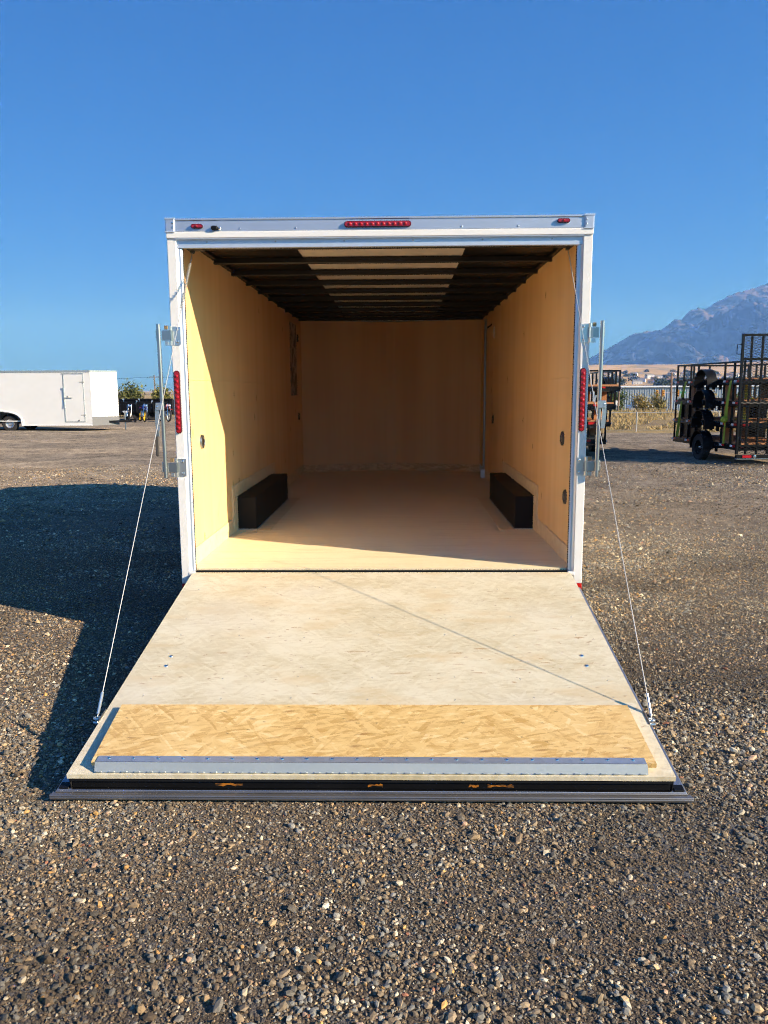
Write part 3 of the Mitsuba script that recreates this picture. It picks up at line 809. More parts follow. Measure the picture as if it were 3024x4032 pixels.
# cables
def cable(s):
    top = np.array([s * 1.172, 0.12, 2.492])
    foot = rp(s * 1.247, 1.66, -0.02)
    n = 40
    q = np.linspace(0, 1, n)[:, None]
    pts = top + (foot - top) * q
    pts[:, 2] -= 0.012 * np.sin(np.pi * q[:, 0])
    c = obj("ramp_cable", tube(pts, 0.0024, 8), "cable_mat", TR, shade=True, label="steel cable holding the ramp on the %s" % ("left" if s < 0 else "right"))
    obj("ceiling_bracket", cat(cbox(s * 1.10, s * 1.205, 0.09, 0.15, 2.497, 2.515, 0.004), cbox(s * 1.16, s * 1.185, 0.105, 0.135, 2.48, 2.497, 0.003)), "grip_mat", c)
    if s < 0:
        t0, t1 = 0.035, 0.16
        d = (foot - top) / np.linalg.norm(foot - top)
        a = np.cross(d, [0, 0, 1.0])
        a /= np.linalg.norm(a)
        b = np.cross(d, a)
        k = 260
        f = np.linspace(0, 1, k)
        base = top + (foot - top) * (t0 + (t1 - t0) * f)[:, None]
        w = 2 * np.pi * 30 * f
        obj("spring", tube(base + 0.0075 * (np.cos(w)[:, None] * a + np.sin(w)[:, None] * b), 0.0018, 5), "cable_mat", c, shade=True)
    d = (top - foot) / np.linalg.norm(top - foot)
    obj("swage", rod(foot + 0.03 * d, foot + 0.13 * d, 0.0072, 8), "zinc_mat", c)
    obj("eye_bolt", cat(rod(rp(s * 1.216, 1.66, -0.03), rp(s * 1.262, 1.66, -0.03), 0.007, 8), trimesh.creation.torus(0.013, 0.0045, 16, 8).apply_translation(foot + 0.012 * d)), "zinc_mat", c)
    obj("anchor_plate", onramp(cbox(s * 1.2195, s * 1.2255, 1.60, 1.71, -0.065, 0.006, 0.003)), "steel_rod_mat", c)


cable(-1)
cable(1)

# front right corner: side door with its steel edge, foot bracket, switch
door = obj("side_door", cbox(1.2245, 1.2285, 4.62, 5.30, ZF + 0.05, 2.36, 0.002), "ply_wall_mat", TR)
obj("edge_post", cbox(1.196, 1.224, 5.318, 5.352, ZF + 0.03, 2.505, 0.006), "steel_rod_mat", door)
obj("foot_bracket", prism([(5.30, ZF + 0.002), (5.37, ZF + 0.002), (5.37, ZF + 0.11), (5.34, ZF + 0.13), (5.31, ZF + 0.11)], "x", 1.17, 1.2235), "zinc_mat", door)
obj("header_slot", cbox(1.2215, 1.2242, 4.72, 5.24, 2.375, 2.40, 0.001), "black_steel_mat", door)
obj("switch_plate", lathe([(0.0001, 0.016), (0.03, 0.014), (0.05, 0.004), (0.052, 0.0)], "x", (0, 0, 0), 20).apply_transform(np.array([[-1, 0, 0, 1.2285], [0, 1, 0, 4.5], [0, 0, 1.5, 2.28], [0, 0, 0, 1.0]])), "white_tape_mat", door)
obj("wall_patch", cbox(-1.2285, -1.222, 4.94, 5.52, 1.56, 2.46, 0.002), "brush_mark_mat", TR, label="dark mottled board high on the left wall near the front")

# running gear, hidden behind the ramp
for s in (-1, 1):
    for y in (1.98, 2.82):
        w = obj("wheel", lathe([(0.16, -0.075), (0.31, -0.085), (0.34, -0.06), (0.34, 0.06), (0.31, 0.085), (0.16, 0.075)], "x", (s * 1.165, y, 0.345), 32), "rubber_mat", TR)
        obj("rim", lathe([(0.0001, 0.03), (0.07, 0.04), (0.09, 0.0), (0.15, 0.02), (0.165, 0.07)], "x", (s * 1.165, y, 0.345), 24), "rim_mat", w)
obj("axle", cat(rod((-1.08, 1.98, 0.345), (1.08, 1.98, 0.345), 0.035), rod((-1.08, 2.82, 0.345), (1.08, 2.82, 0.345), 0.035)), "black_steel_mat", TR)
obj("underframe", cat(*[box(-1.26, 1.26, y - 0.03, y + 0.03, 0.30, 0.36) for y in np.arange(0.3, 6.0, 0.6)], box(-0.80, -0.72, 0, 6.1, 0.25, 0.30), box(0.72, 0.80, 0, 6.1, 0.25, 0.30)), "black_steel_mat", TR)
obj("tongue", cat(bar((-0.76, 6.0, 0.30), (0, 7.6, 0.40), 0.06, 0.1), bar((0.76, 6.0, 0.30), (0, 7.6, 0.40), 0.06, 0.1)), "black_steel_mat", TR)
obj("tongue_jack", cat(rod((0, 7.4, 0.012), (0, 7.4, 0.85), 0.03), cbox(-0.09, 0.09, 7.31, 7.49, 0.0, 0.02, 0.005)), "grip_mat", TR)


# ------------------------------------------------------------------ the white enclosed trailer far left
# local: side facing the viewer at y = 0, length along x (front at x = 0, body towards -x), width along +y
def far_trailer():
    t = thing("enclosed_trailer", "closed white enclosed trailer with a side door, parked across the left of the lot", "trailer")
    M = np.eye(4)
    gx, gy = -12.58, 27.9
    gz = float(height(gx - 2, gy + 1))
    M[:3, 3] = [gx, gy, gz - 0.02]

    def P(name, mesh, mat, parent=t, shade=30, **k):
        m = mesh.copy()
        m.apply_transform(M)
        return obj(name, m, mat, parent, shade, **k)
    Lb, Wd, z0, z1 = 6.6, 2.1, 0.26, 2.47
    arch = []
    for k in range(13):
        a = math.pi * k / 12
        arch.append((-3.95 + 1.02 * math.cos(math.pi - a), z0 + 0.60 * max(math.sin(a), 0.0) ** 0.55))
    side_poly = [(-Lb, z0)] + arch + [(0, z0), (0, z1), (-Lb, z1)]
    body = P("body", cat(prism(side_poly, "y", 0.0, 0.03), box(-Lb, 0, Wd - 0.03, Wd, z0, z1), box(-Lb, -Lb + 0.03, 0.03, Wd - 0.03, z0, z1), box(-Lb + 0.03, 0, 0.031, Wd - 0.031, z0 + 0.16, z0 + 0.2)), "white_paint_mat")
    P("nose", cat(prism([(0.0, 0.0), (0.74, Wd / 2), (0.0, Wd), (0.0, Wd - 0.03), (0.70, Wd / 2), (0.0, 0.03)], "z", 0.60, z1 - 0.03)), "white_paint_mat")
    guard = P("stone_guard", prism([(-0.001, -0.004), (0.748, Wd / 2), (0.0, Wd + 0.004), (0.0, Wd), (0.742, Wd / 2), (0.0, 0.0)], "z", 0.24, 0.598), "stone_guard_mat")
    for k in range(8):
        z = 0.265 + 0.043 * k
        P("rib", prism([(0.0, -0.010), (0.752, Wd / 2), (0.745, Wd / 2 + 0.01), (0.0, -0.002)], "z", z, z + 0.014), "stone_guard_mat", guard)
    P("roof", prism([(-Lb, 0.0), (0.0, 0.0), (0.72, Wd / 2), (0.0, Wd), (-Lb, Wd)], "z", z1, z1 + 0.03), "white_paint_mat")
    P("roof_trim", cat(cbox(-Lb, 0.0, -0.022, -0.001, z1 - 0.045, z1 + 0.034, 0.004), bar((0.0, -0.011, z1 + 0.0), (0.74, Wd / 2 - 0.011, z1 + 0.0), 0.02, 0.06)), "grey_frame_mat")
    P("bottom_rail", cat(cbox(-2.92, 0.0, -0.014, -0.001, z0 - 0.02, z0 + 0.03, 0.004)), "white_paint_mat")
    # door
    d = P("side_door", cbox(-1.10, -0.32, -0.012, -0.002, 0.42, 2.33, 0.003), "white_paint_mat")
    P("frame", cat(cbox(-1.13, -1.102, -0.018, -0.001, 0.39, 2.36, 0.003), cbox(-0.318, -0.29, -0.018, -0.001, 0.39, 2.36, 0.003), cbox(-1.10, -0.32, -0.018, -0.001, 0.39, 0.416, 0.003)), "grey_frame_mat", d)
    P("drip_cap", cbox(-1.17, -0.27, -0.035, -0.001, 2.362, 2.385, 0.003), "grey_frame_mat", d)
    P("lock_bar", cat(rod((-1.115, -0.035, 0.98), (-1.115, -0.035, 1.80), 0.016, 8), cbox(-1.20, -1.09, -0.04, -0.019, 1.72, 1.80, 0.004), cbox(-1.18, -1.09, -0.04, -0.019, 0.98, 1.06, 0.004)), "zinc_mat", d)
    P("handle", cat(cbox(-1.10, -0.78, -0.05, -0.03, 1.37, 1.40, 0.004), cbox(-0.97, -0.93, -0.045, -0.012, 1.38, 1.47, 0.004)), "cut_end_mat", d)
    for z in (2.02, 0.68):
        P("hinge", cat(cbox(-0.46, -0.25, -0.026, -0.0125, z - 0.016, z + 0.016, 0.003), rod((-0.30, -0.03, z - 0.05), (-0.30, -0.03, z + 0.05), 0.012, 8)), "cut_end_mat", d)
    P("latch", cbox(-0.58, -0.53, -0.03, -0.0125, 0.43, 0.49, 0.004), "grip_mat", d)
    # fender trim and wheels
    pts = [(x, -0.02, z) for x, z in arch]
    P("fender", cat(tube(pts, 0.035, 8), prism([(-2.95, 0.30), (-2.90, 0.30), (-2.86, 0.42), (-2.99, 0.62)], "y", -0.045, -0.001)), "white_paint_mat")
    for x, y in ((-3.50, 0.16), (-4.42, 0.16), (-3.50, Wd - 0.16), (-4.42, Wd - 0.16)):
        w = P("wheel", lathe([(0.17, -0.09), (0.30, -0.10), (0.335, -0.065), (0.335, 0.065), (0.30, 0.10), (0.17, 0.09)], "y", (x, y, 0.335), 32), "rubber_mat")
        P("rim", lathe([(0.0001, -0.05), (0.05, -0.05), (0.06, -0.03), (0.11, -0.02), (0.17, -0.05), (0.185, -0.098), (0.19, -0.09)], "y", (x, y, 0.335), 24), "rim_mat", w)
        for q in range(5):
            a = 2 * math.pi * q / 5
            P("nut", dome((x + 0.075 * math.cos(a), y - 0.035, 0.335 + 0.075 * math.sin(a)), 0.012, 0.02, (0, -1, 0), 6, 2), "chrome_mat", w)
    P("axle", cat(rod((-3.5, 0.2, 0.33), (-3.5, Wd - 0.2, 0.33), 0.035), rod((-4.42, 0.2, 0.33), (-4.42, Wd - 0.2, 0.33), 0.035), cbox(-4.6, -3.3, 0.28, 0.36, 0.36, 0.44, 0.01), cbox(-4.6, -3.3, Wd - 0.36, Wd - 0.28, 0.36, 0.44, 0.01)), "black_steel_mat")
    P("tongue", cat(bar((-0.2, 0.35, 0.36), (1.25, Wd / 2, 0.40), 0.06, 0.09), bar((-0.2, Wd - 0.35, 0.36), (1.25, Wd / 2, 0.40), 0.06, 0.09)), "black_steel_mat")
    P("coupler", cat(cbox(1.2, 1.5, Wd / 2 - 0.05, Wd / 2 + 0.05, 0.40, 0.49, 0.02), rod((1.42, Wd / 2, 0.33), (1.42, Wd / 2, 0.42), 0.045)), "black_steel_mat")
    jk = P("jack", cat(rod((1.0, Wd / 2, 0.05), (1.0, Wd / 2, 0.72), 0.032), rod((1.0, Wd / 2, -0.12), (1.0, Wd / 2, 0.05), 0.024)), "steel_rod_mat")
    P("crank_head", cat(cbox(0.93, 1.10, Wd / 2 - 0.05, Wd / 2 + 0.05, 0.72, 0.82, 0.02), rod((0.88, Wd / 2, 0.80), (1.18, Wd / 2, 0.80), 0.013)), "rim_mat", jk)
    P("foot_plate", cbox(0.93, 1.07, Wd / 2 - 0.07, Wd / 2 + 0.07, -0.13, -0.11, 0.004), "steel_rod_mat", jk)


far_trailer()

# ------------------------------------------------------------------ dark box trailer and motorcycles beyond it
BT = thing("dump_trailer", "low black dump trailer standing behind the motorcycles at far left", "trailer")
gy, gz = 39.5, float(height(-14.5, 39.5))
obj("box", cat(cbox(-15.7, -12.55, gy, gy + 0.05, gz + 0.42, gz + 1.12, 0.01), cbox(-15.7, -15.64, gy + 0.051, gy + 1.9, gz + 0.42, gz + 1.12, 0.01), cbox(-12.6, -12.55, gy + 0.051, gy + 1.9, gz + 0.42, gz + 1.12, 0.01),
                cbox(-15.64, -12.6, gy + 1.9, gy + 1.95, gz + 0.42, gz + 1.12, 0.01), cbox(-15.63, -12.61, gy + 0.051, gy + 1.899, gz + 0.42, gz + 0.48, 0.01)), "black_steel_mat", BT)
obj("top_rail", cbox(-15.76, -12.5, gy - 0.05, gy + 0.06, gz + 1.121, gz + 1.20, 0.01), "black_paint_mat", BT)
for k in range(4):
    x = -15.5 + 0.95 * k
    obj("stake", cbox(x - 0.04, x + 0.04, gy - 0.05, gy - 0.001, gz + 0.42, gz + 1.12, 0.01), "black_paint_mat", BT)
for x in (-14.55, -13.75):
    w = obj("wheel", lathe([(0.17, -0.09), (0.30, -0.10), (0.335, -0.065), (0.335, 0.065), (0.30, 0.10), (0.17, 0.09)], "y", (x, gy + 0.25, gz + 0.33), 24), "rubber_mat", BT)
    obj("rim", lathe([(0.0001, -0.05), (0.11, -0.02), (0.18, -0.095), (0.19, -0.09)], "y", (x, gy + 0.25, gz + 0.33), 18), "black_steel_mat", w)
obj("bed_frame", cbox(-15.6, -12.6, gy + 0.3, gy + 1.6, gz + 0.30, gz + 0.415, 0.01), "black_steel_mat", BT)

def motorcycle(x, y, rot, body_mat, rim_mat, label):
    key = thing("motorcycle", label, "motorcycle", "motorcycles before the black trailer")
    K = Kit()
    for nm, cx in (("wheel", 0.62), ("wheel", -0.62)):
        K.add(nm, lathe([(0.245, -0.035), (0.29, -0.045), (0.315, 0.0), (0.29, 0.045), (0.245, 0.035)], "y", (cx, 0, 0.315), 24), "rubber_mat")
        K.add(nm + "__rim", cat(lathe([(0.225, -0.03), (0.25, -0.03), (0.25, 0.03), (0.225, 0.03)], "y", (cx, 0, 0.315), 24), *[bar((cx, 0, 0.315), (cx + 0.23 * math.cos(a), 0, 0.315 + 0.23 * math.sin(a)), 0.014) for a in np.linspace(0, 2 * math.pi, 9)[:-1]]), rim_mat)
    K.add("fork", cat(rod((0.62, -0.08, 0.315), (0.40, -0.08, 0.95), 0.022), rod((0.62, 0.08, 0.315), (0.40, 0.08, 0.95), 0.022)), "chrome_mat")
    K.add("frame", cat(rod((0.42, 0, 0.85), (-0.15, 0, 0.40), 0.03), rod((0.42, 0, 0.80), (0.15, 0, 0.30), 0.03), rod((-0.15, 0, 0.40), (-0.62, 0.07, 0.315), 0.025), rod((-0.1, 0, 0.75), (-0.15, 0, 0.40), 0.025)), "black_steel_mat")
    K.add("engine", cbox(-0.18, 0.22, -0.11, 0.11, 0.26, 0.56, 0.04), "rim_mat")
    K.add("tank", trimesh.convex.convex_hull(np.array([[0.34, -0.1, 0.74], [0.34, 0.1, 0.74], [0.30, -0.09, 0.93], [0.30, 0.09, 0.93], [-0.05, -0.08, 0.72], [-0.05, 0.08, 0.72], [-0.02, -0.07, 0.85], [-0.02, 0.07, 0.85], [0.2, 0.13, 0.8], [0.2, -0.13, 0.8]])), body_mat)
    K.add("seat", trimesh.convex.convex_hull(np.array([[-0.03, -0.1, 0.74], [-0.03, 0.1, 0.74], [-0.03, -0.09, 0.83], [-0.03, 0.09, 0.83], [-0.66, -0.09, 0.78], [-0.66, 0.09, 0.78], [-0.62, -0.07, 0.86], [-0.62, 0.07, 0.86]])), "rubber_mat")
    K.add("fender", cat(cbox(-0.92, -0.55, -0.06, 0.06, 0.70, 0.74, 0.01), cbox(0.45, 0.88, -0.055, 0.055, 0.67, 0.70, 0.01)), body_mat)
    K.add("handlebar", cat(rod((0.36, -0.36, 1.03), (0.40, 0, 0.98), 0.014), rod((0.40, 0, 0.98), (0.36, 0.36, 1.03), 0.014)), "black_steel_mat")
    K.add("headlight", lathe([(0.0001, 0.06), (0.05, 0.05), (0.075, 0.0), (0.06, -0.06), (0.0001, -0.07)], "x", (0.55, 0, 0.86), 16), "chrome_mat")
    K.add("mirror", cat(dome((0.32, -0.34, 1.17), 0.05, 0.02, (-1, 0, 0.2)), dome((0.32, 0.34, 1.17), 0.05, 0.02, (-1, 0, 0.2)), rod((0.36, -0.3, 1.03), (0.33, -0.34, 1.16), 0.008), rod((0.36, 0.3, 1.03), (0.33, 0.34, 1.16), 0.008)), "chrome_mat")
    K.add("tail_light", cbox(-0.95, -0.91, -0.05, 0.05, 0.72, 0.78, 0.01), "red_lens_mat")
    K.add("exhaust", rod((0.1, 0.14, 0.34), (-0.72, 0.16, 0.46), 0.04), "chrome_mat")
    K.place(key, T4().translate([x, y, float(height(x, y))]).rotate([0, 0, 1], rot).rotate([1, 0, 0], -8))


motorcycle(-13.55, 37.3, -62, "blue_mat", "yellow_mat", "blue motorcycle with yellow wheels, nearer the white trailer")
motorcycle(-12.45, 37.6, -55, "red_mat", "grey_frame_mat", "red motorcycle to the right of the blue one")
motorcycle(-14.45, 37.6, -66, "black_steel_mat", "black_steel_mat", "black motorcycle just right of the white trailer's tongue")


# ------------------------------------------------------------------ stacked black utility trailers on the right
UL, UW = 3.15, 1.66


def utility_kit():
    """local: rear at y=0, front at y=UL, deck at z=0.0, x across"""
    K = Kit()
    h = UW / 2
    K.add("frame", cat(cbox(-h, -h + 0.05, 0, UL, -0.13, -0.012, 0.004), cbox(h - 0.05, h, 0, UL, -0.13, -0.012, 0.004), cbox(-h + 0.0501, h - 0.0501, 0, 0.05, -0.13, -0.012, 0.004), cbox(-h + 0.0501, h - 0.0501, UL - 0.05, UL, -0.13, -0.012, 0.004),
                       *[box(-h + 0.0502, h - 0.0502, y - 0.02, y + 0.02, -0.085, -0.02) for y in np.linspace(0.6, UL - 0.6, 4)]), "black_paint_mat")
    for k in range(8):
        a = -h + 0.052 + k * (UW - 0.104) / 8
        K.add("plank", cbox(a + 0.003, a + (UW - 0.104) / 8 - 0.003, 0.052, UL - 0.052, -0.0195, 0.018, 0.004), "deck_wood_mat")
    for s in (-1, 1):
        K.add("top_rail", cbox(s * (h - 0.045), s * h, 0.0, UL, 0.335, 0.372, 0.004), "black_paint_mat")
        for y in (0.02, 0.42, 0.82, 2.05, 2.42, 2.78, UL - 0.02):
            K.add("rail_post", cbox(s * (h - 0.042), s * (h - 0.003), y - 0.018, y + 0.018, -0.012, 0.334, 0.004), "black_paint_mat")
        # fender: half drum over the wheel
        pts_o = [(1.42 + 0.33 * math.cos(a), -0.13 + 0.36 * math.sin(a)) for a in np.linspace(-0.15, math.pi + 0.15, 17)]
        pts_i = [(1.42 + 0.315 * math.cos(a), -0.13 + 0.345 * math.sin(a)) for a in np.linspace(math.pi + 0.15, -0.15, 17)]
        K.add("fender", prism(pts_o + pts_i, "x", *sorted((s * (h + 0.005), s * (h + 0.235)))), "black_paint_mat")
        for y in (0.16, 0.62, 2.28, 3.0):
            K.add("reflector", cbox(s * (h + 0.001), s * (h + 0.006), y, y + 0.11, -0.075, -0.028, 0.001), "red_tape_mat")
            K.add("reflector", cbox(s * (h + 0.001), s * (h + 0.006), y + 0.112, y + 0.22, -0.075, -0.028, 0.001), "white_tape_mat")
    K.add("front_rail", cat(cbox(-h + 0.0501, h - 0.0501, UL - 0.04, UL, 0.335, 0.372, 0.004), *[cbox(x - 0.02, x + 0.02, UL - 0.036, UL - 0.002, -0.012, 0.334, 0.004) for x in (-0.4, 0, 0.4)]), "black_paint_mat")
    K.add("tongue", cat(bar((-0.55, UL - 0.02, -0.10), (0, UL + 1.0, -0.08), 0.05, 0.08), bar((0.55, UL - 0.02, -0.10), (0, UL + 1.0, -0.08), 0.05, 0.08)), "black_paint_mat")
    K.add("coupler", cbox(-0.05, 0.05, UL + 0.95, UL + 1.2, -0.10, -0.02, 0.015), "black_paint_mat")
    K.add("tail_light", cat(cbox(-h + 0.02, -h + 0.17, -0.022, -0.001, -0.075, -0.028, 0.004), cbox(h - 0.17, h - 0.02, -0.022, -0.001, -0.075, -0.028, 0.004)), "red_lens_mat")
    # spring hangers under the bed, and blocks that carry it on the trailer below
    K.add("spring_hanger", cat(*[cbox(s * (h - 0.06), s * (h - 0.11), y - 0.03, y + 0.03, -0.23, -0.131, 0.006) for s in (-1, 1) for y in (1.12, 1.42, 1.72)]), "black_steel_mat")
    # running gear (bottom trailer only)
    for s in (-1, 1):
        K.add("wheel", lathe([(0.16, -0.075), (0.27, -0.088), (0.30, -0.06), (0.30, 0.06), (0.27, 0.088), (0.16, 0.075)], "x", (s * (h + 0.12), 1.42, -0.15), 32), "rubber_mat")
        K.add("wheel__rim", lathe([(0.0001, 0.0), (0.05, 0.0), (0.06, -0.02), (0.10, -0.01), (0.16, 0.03), (0.175, 0.07)][::-1] if s > 0 else [(0.0001, 0.0), (0.05, 0.0), (0.06, 0.02), (0.10, 0.01), (0.16, -0.03), (0.175, -0.07)], "x", (s * (h + 0.12), 1.42, -0.15), 24), "black_steel_mat")
        K.add("wheel__hub_cap", dome((s * (h + 0.13), 1.42, -0.15), 0.04, 0.05, (s, 0, 0), 12), "chrome_mat")
    K.add("axle", rod((-h - 0.1, 1.42, -0.15), (h + 0.1, 1.42, -0.15), 0.03), "black_steel_mat")
    K.add("jack", cat(rod((0.16, UL + 0.30, -0.38), (0.16, UL + 0.30, 0.20), 0.024), cbox(0.09, 0.23, UL + 0.27, UL + 0.33, 0.16, 0.22, 0.01)), "steel_rod_mat")
    K.add("jack__caster", lathe([(0.0001, -0.02), (0.055, -0.022), (0.065, 0.0), (0.055, 0.022), (0.0001, 0.02)], "x", (0.16, UL + 0.30, -0.385), 16), "rubber_mat")
    return K


UK = utility_kit()
GEAR = ("wheel", "axle", "jack")
order = ["bottom trailer of the right stack, standing on its wheels with a tall mesh gate", "second black utility trailer from the ground in the right stack",
         "third black utility trailer from the ground in the right stack", "topmost black utility trailer of the right stack"]
RX, RY, RROT = 8.05, 11.95, 6.0
gz = float(height(8, 13))
stackR = []
for k in range(4):
    key = thing("utility_trailer", order[k], "trailer", "stacked black utility trailers")
    z = gz + 0.445 + 0.455 * k
    Mx = T4().translate([RX + 0.02 * k, RY + 0.04 * k, z]).rotate([0, 0, 1], RROT)
    UK.place(key, Mx, only=None if k == 0 else (lambda n: not n.split("__")[0] in GEAR))
    stackR.append((key, Mx))
    if k < 3:
        for sx in (-1, 1):
            m = cbox(sx * (UW / 2 - 0.06), sx * (UW / 2 - 0.046), 1.80, 2.90 if k < 2 else 2.2, 0.019, 0.334, 0.004)
            m.apply_transform(np.array(Mx.matrix, float))
            obj("side_panel", m, "black_paint_mat", key)
# blocks of timber between the trailers
for k in range(3):
    for y in (0.9, 2.5):
        for s in (-1, 1):
            a = np.array(stackR[k + 1][1].matrix, float)
            m = cbox(s * 0.62 - 0.10, s * 0.62 + 0.10, y - 0.07, y + 0.07, -0.435, -0.1315, 0.006)
            m.apply_transform(a)
            key = obj("timber_block", m, "deck_wood_mat")
            tag(key, f"timber block under the {['second', 'third', 'topmost'][k]} right stack trailer, {'near' if y < 1 else 'far'} {'left' if s < 0 else 'right'} corner", "block", "timber blocks in the right stack")

# tall gate on the bottom trailer
bk = stackR[0][0]
GM = np.array(stackR[0][1].matrix, float)


def gate_part(name, mesh, mat, parent):
    mesh.apply_transform(GM)
    return obj(name, mesh, mat, parent)


h, gy0, g0, g1 = UW / 2 + 0.12, -0.06, -0.20, 2.27
gate = bk + "__ramp_gate"
for s in (-1, 1):
    gate_part("side_rail", cbox(s * h, s * (h - 0.05), gy0 - 0.05, gy0, g0, g1, 0.005), "black_paint_mat", gate)
for z in (g1 - 0.025, 1.76, 1.30, 0.865, -0.02):
    gate_part("cross_bar", cbox(-h + 0.0502, h - 0.0502, gy0 - 0.046, gy0 - 0.006, z - 0.022, z + 0.022, 0.004), "grip_mat" if z == 0.865 else "black_paint_mat", gate)
for k in range(1, 8):
    x = -h + k * 2 * h / 8
    gate_part("upright", cbox(x - 0.019, x + 0.019, gy0 - 0.0045, gy0 + 0.035, g0, g1 - 0.048, 0.004), "black_paint_mat", gate)
strands = []
for z in np.arange(g0 - 2 * h * 0.35, g1, 0.052):
    for sl in (0.35, -0.35):
        x0, x1, z0, z1 = -h + 0.05, h - 0.05, z, z + (2 * h - 0.1) * abs(sl)
        if z0 < g0:
            x0 += (g0 - z0) / abs(sl)
            z0 = g0
        if z1 > g1:
            x1 -= (z1 - g1) / abs(sl)
            z1 = g1
        if x1 - x0 < 0.05:
            continue
        if sl < 0:
            x0, x1 = -x0, -x1
        strands.append(bar((x0, gy0 - 0.052 - (0.003 if sl < 0 else 0), z0), (x1, gy0 - 0.052 - (0.003 if sl < 0 else 0), z1), 0.003, 0.007))
gate_part("mesh_panel", cat(strands), "black_steel_mat", gate)
gate_part("gate_latch", cat(tube([(-h - 0.001, gy0 - 0.02, 2.05), (-h - 0.09, gy0 - 0.02, 2.05), (-h - 0.09, gy0 - 0.02, 1.86), (-h - 0.001, gy0 - 0.02, 1.86)], 0.010, 6)), "black_paint_mat", gate)
lower = gate_part("rear_bumper", cbox(-h - 0.02, h + 0.02, -0.175, -0.115, -0.28, -0.205, 0.006), "black_paint_mat", bk)
gate_part("brake_light", cbox(-h + 0.10, -h + 0.30, -0.188, -0.1755, -0.268, -0.212, 0.005), "red_lens_bright_mat", lower)
gate_part("reverse_light", cat(lathe([(0.0001, -0.012), (0.03, -0.01), (0.036, 0.0)], "y", (-h + 0.38, -0.1755, -0.24), 16)), "chrome_mat", lower)
gate_part("bumper_edge", cbox(-h - 0.02, h + 0.02, -0.185, -0.115, -0.300, -0.2805, 0.004), "steel_rod_mat", lower)

# ratchet straps round the right stack
def strap(local, w, label):
    v = []
    for y, x, z in local:
        p = GM @ np.array([x, y, z, 1.0])
        v.append(p[:3])
    v = np.array(v)
    along = GM[:3, 1]
    nx = -GM[:3, 0]
    n = len(v)
    tw = np.linspace(0, 0.5, n)
    d = along[None] * np.cos(tw)[:, None] + nx[None] * np.sin(tw)[:, None]
    a, b = v - d * w / 2, v + d * w / 2
    a2, b2 = a + nx * 0.006, b + nx * 0.006
    V = np.vstack([a, b, b2, a2])
    F = []
    for i in range(n - 1):
        for q in range(4):
            r = (q + 1) % 4
            F += [[q * n + i, q * n + i + 1, r * n + i + 1], [q * n + i, r * n + i + 1, r * n + i]]
    F += [[0, n, 2 * n], [0, 2 * n, 3 * n], [n - 1, 3 * n - 1, 2 * n - 1], [n - 1, 4 * n - 1, 3 * n - 1]]
    m = trimesh.Trimesh(V, np.array(F), process=False)
    trimesh.repair.fix_normals(m)
    k = obj("ratchet_strap", m, "strap_mat", shade=False)
    tag(k, label, "strap")
    return v


xs = -UW / 2 - 0.02
st = strap([(0.42 + 0.13 * t, xs - 0.01 - 0.02 * math.sin(3 * t), 1.33 - 0.82 * t) for t in np.linspace(0, 1, 12)], 0.075, "yellow green strap near the mesh gate, knotted halfway down the right stack")
st2 = strap([(0.55 + 0.03 * t, xs - 0.02, 0.50 - 0.52 * t) for t in np.linspace(0, 1, 8)], 0.045, "dull strap tail hanging below the knot on the right stack")
kn = trimesh.creation.icosphere(2, 0.075)
kn.vertices = kn.vertices * (1 + 0.5 * (meshkit.fbm(kn.vertices * 18, 3, 2) - 0.5)[:, None]) + (GM @ np.array([xs - 0.05, 0.55, 0.50, 1]))[:3]
tag(obj("strap_knot", kn, "strap_mat", shade=True), "yellow green knot bunched in the strap by the mesh gate", "knot")
strap([(2.52 + 0.18 * t, xs - 0.01, 1.33 - 0.38 * t) for t in np.linspace(0, 1, 8)], 0.075, "yellow green strap at the far end of the right stack, upper length")
strap([(2.70 + 0.16 * t, xs - 0.01, 0.86 - 0.86 * t) for t in np.linspace(0, 1, 10)], 0.08, "yellow green strap at the far end of the right stack, lower length")

# second stack, half hidden by the post
order = ["bottom black utility trailer of the stack half hidden behind the right post", "second utility trailer from the ground in the stack behind the right post",
         "third utility trailer from the ground in the stack behind the right post", "topmost utility trailer of the stack behind the right post"]
gz = float(height(4.4, 15))
for k in range(4):
    key = thing("utility_trailer", order[k], "trailer", "stacked black utility trailers")
    Mx = T4().translate([4.20 + 0.10 * k, 17.3, gz + 0.43 + 0.415 * k]).rotate([0, 0, 1], 180)
    UK.place(key, Mx, only=None if k == 0 else (lambda n: not n.split("__")[0] in GEAR))
    for s, q in ((-1, 0.42), (1, -0.25)):
        xx = 4.20 + 0.10 * k + q * 0.9
        obj("end_marker", cbox(xx - 0.09, xx + 0.09, 17.3 - UL - 0.016, 17.3 - UL - 0.002, gz + 0.43 + 0.415 * k - 0.08, gz + 0.43 + 0.415 * k - 0.02, 0.004), "yellow_mat" if s > 0 else "red_tape_mat", key)
    obj("sill_timber", cbox(4.20 + 0.10 * k - 0.78, 4.20 + 0.10 * k + 0.78, 17.3 - UL - 0.0005, 17.3 - UL + 0.049, gz + 0.43 + 0.415 * k - 0.011, gz + 0.43 + 0.415 * k + 0.035, 0.003), "deck_wood_mat", key)
    if k:
        for s in (-1, 1):
            for y in (14.9, 16.6):
                kk = obj("timber_block", cbox(4.2 + 0.1 * k + s * 0.58 - 0.1, 4.2 + 0.1 * k + s * 0.58 + 0.1, y - 0.07, y + 0.07, gz + 0.43 + 0.415 * k - 0.395, gz + 0.43 + 0.415 * k - 0.1315, 0.006), "deck_wood_mat")
                tag(kk, f"timber block under the {['bottom', 'second', 'third', 'topmost'][k]} trailer behind the right post, {'near' if y < 15 else 'far'} {'left' if s < 0 else 'right'} corner", "block", "timber blocks in the stack behind the post")

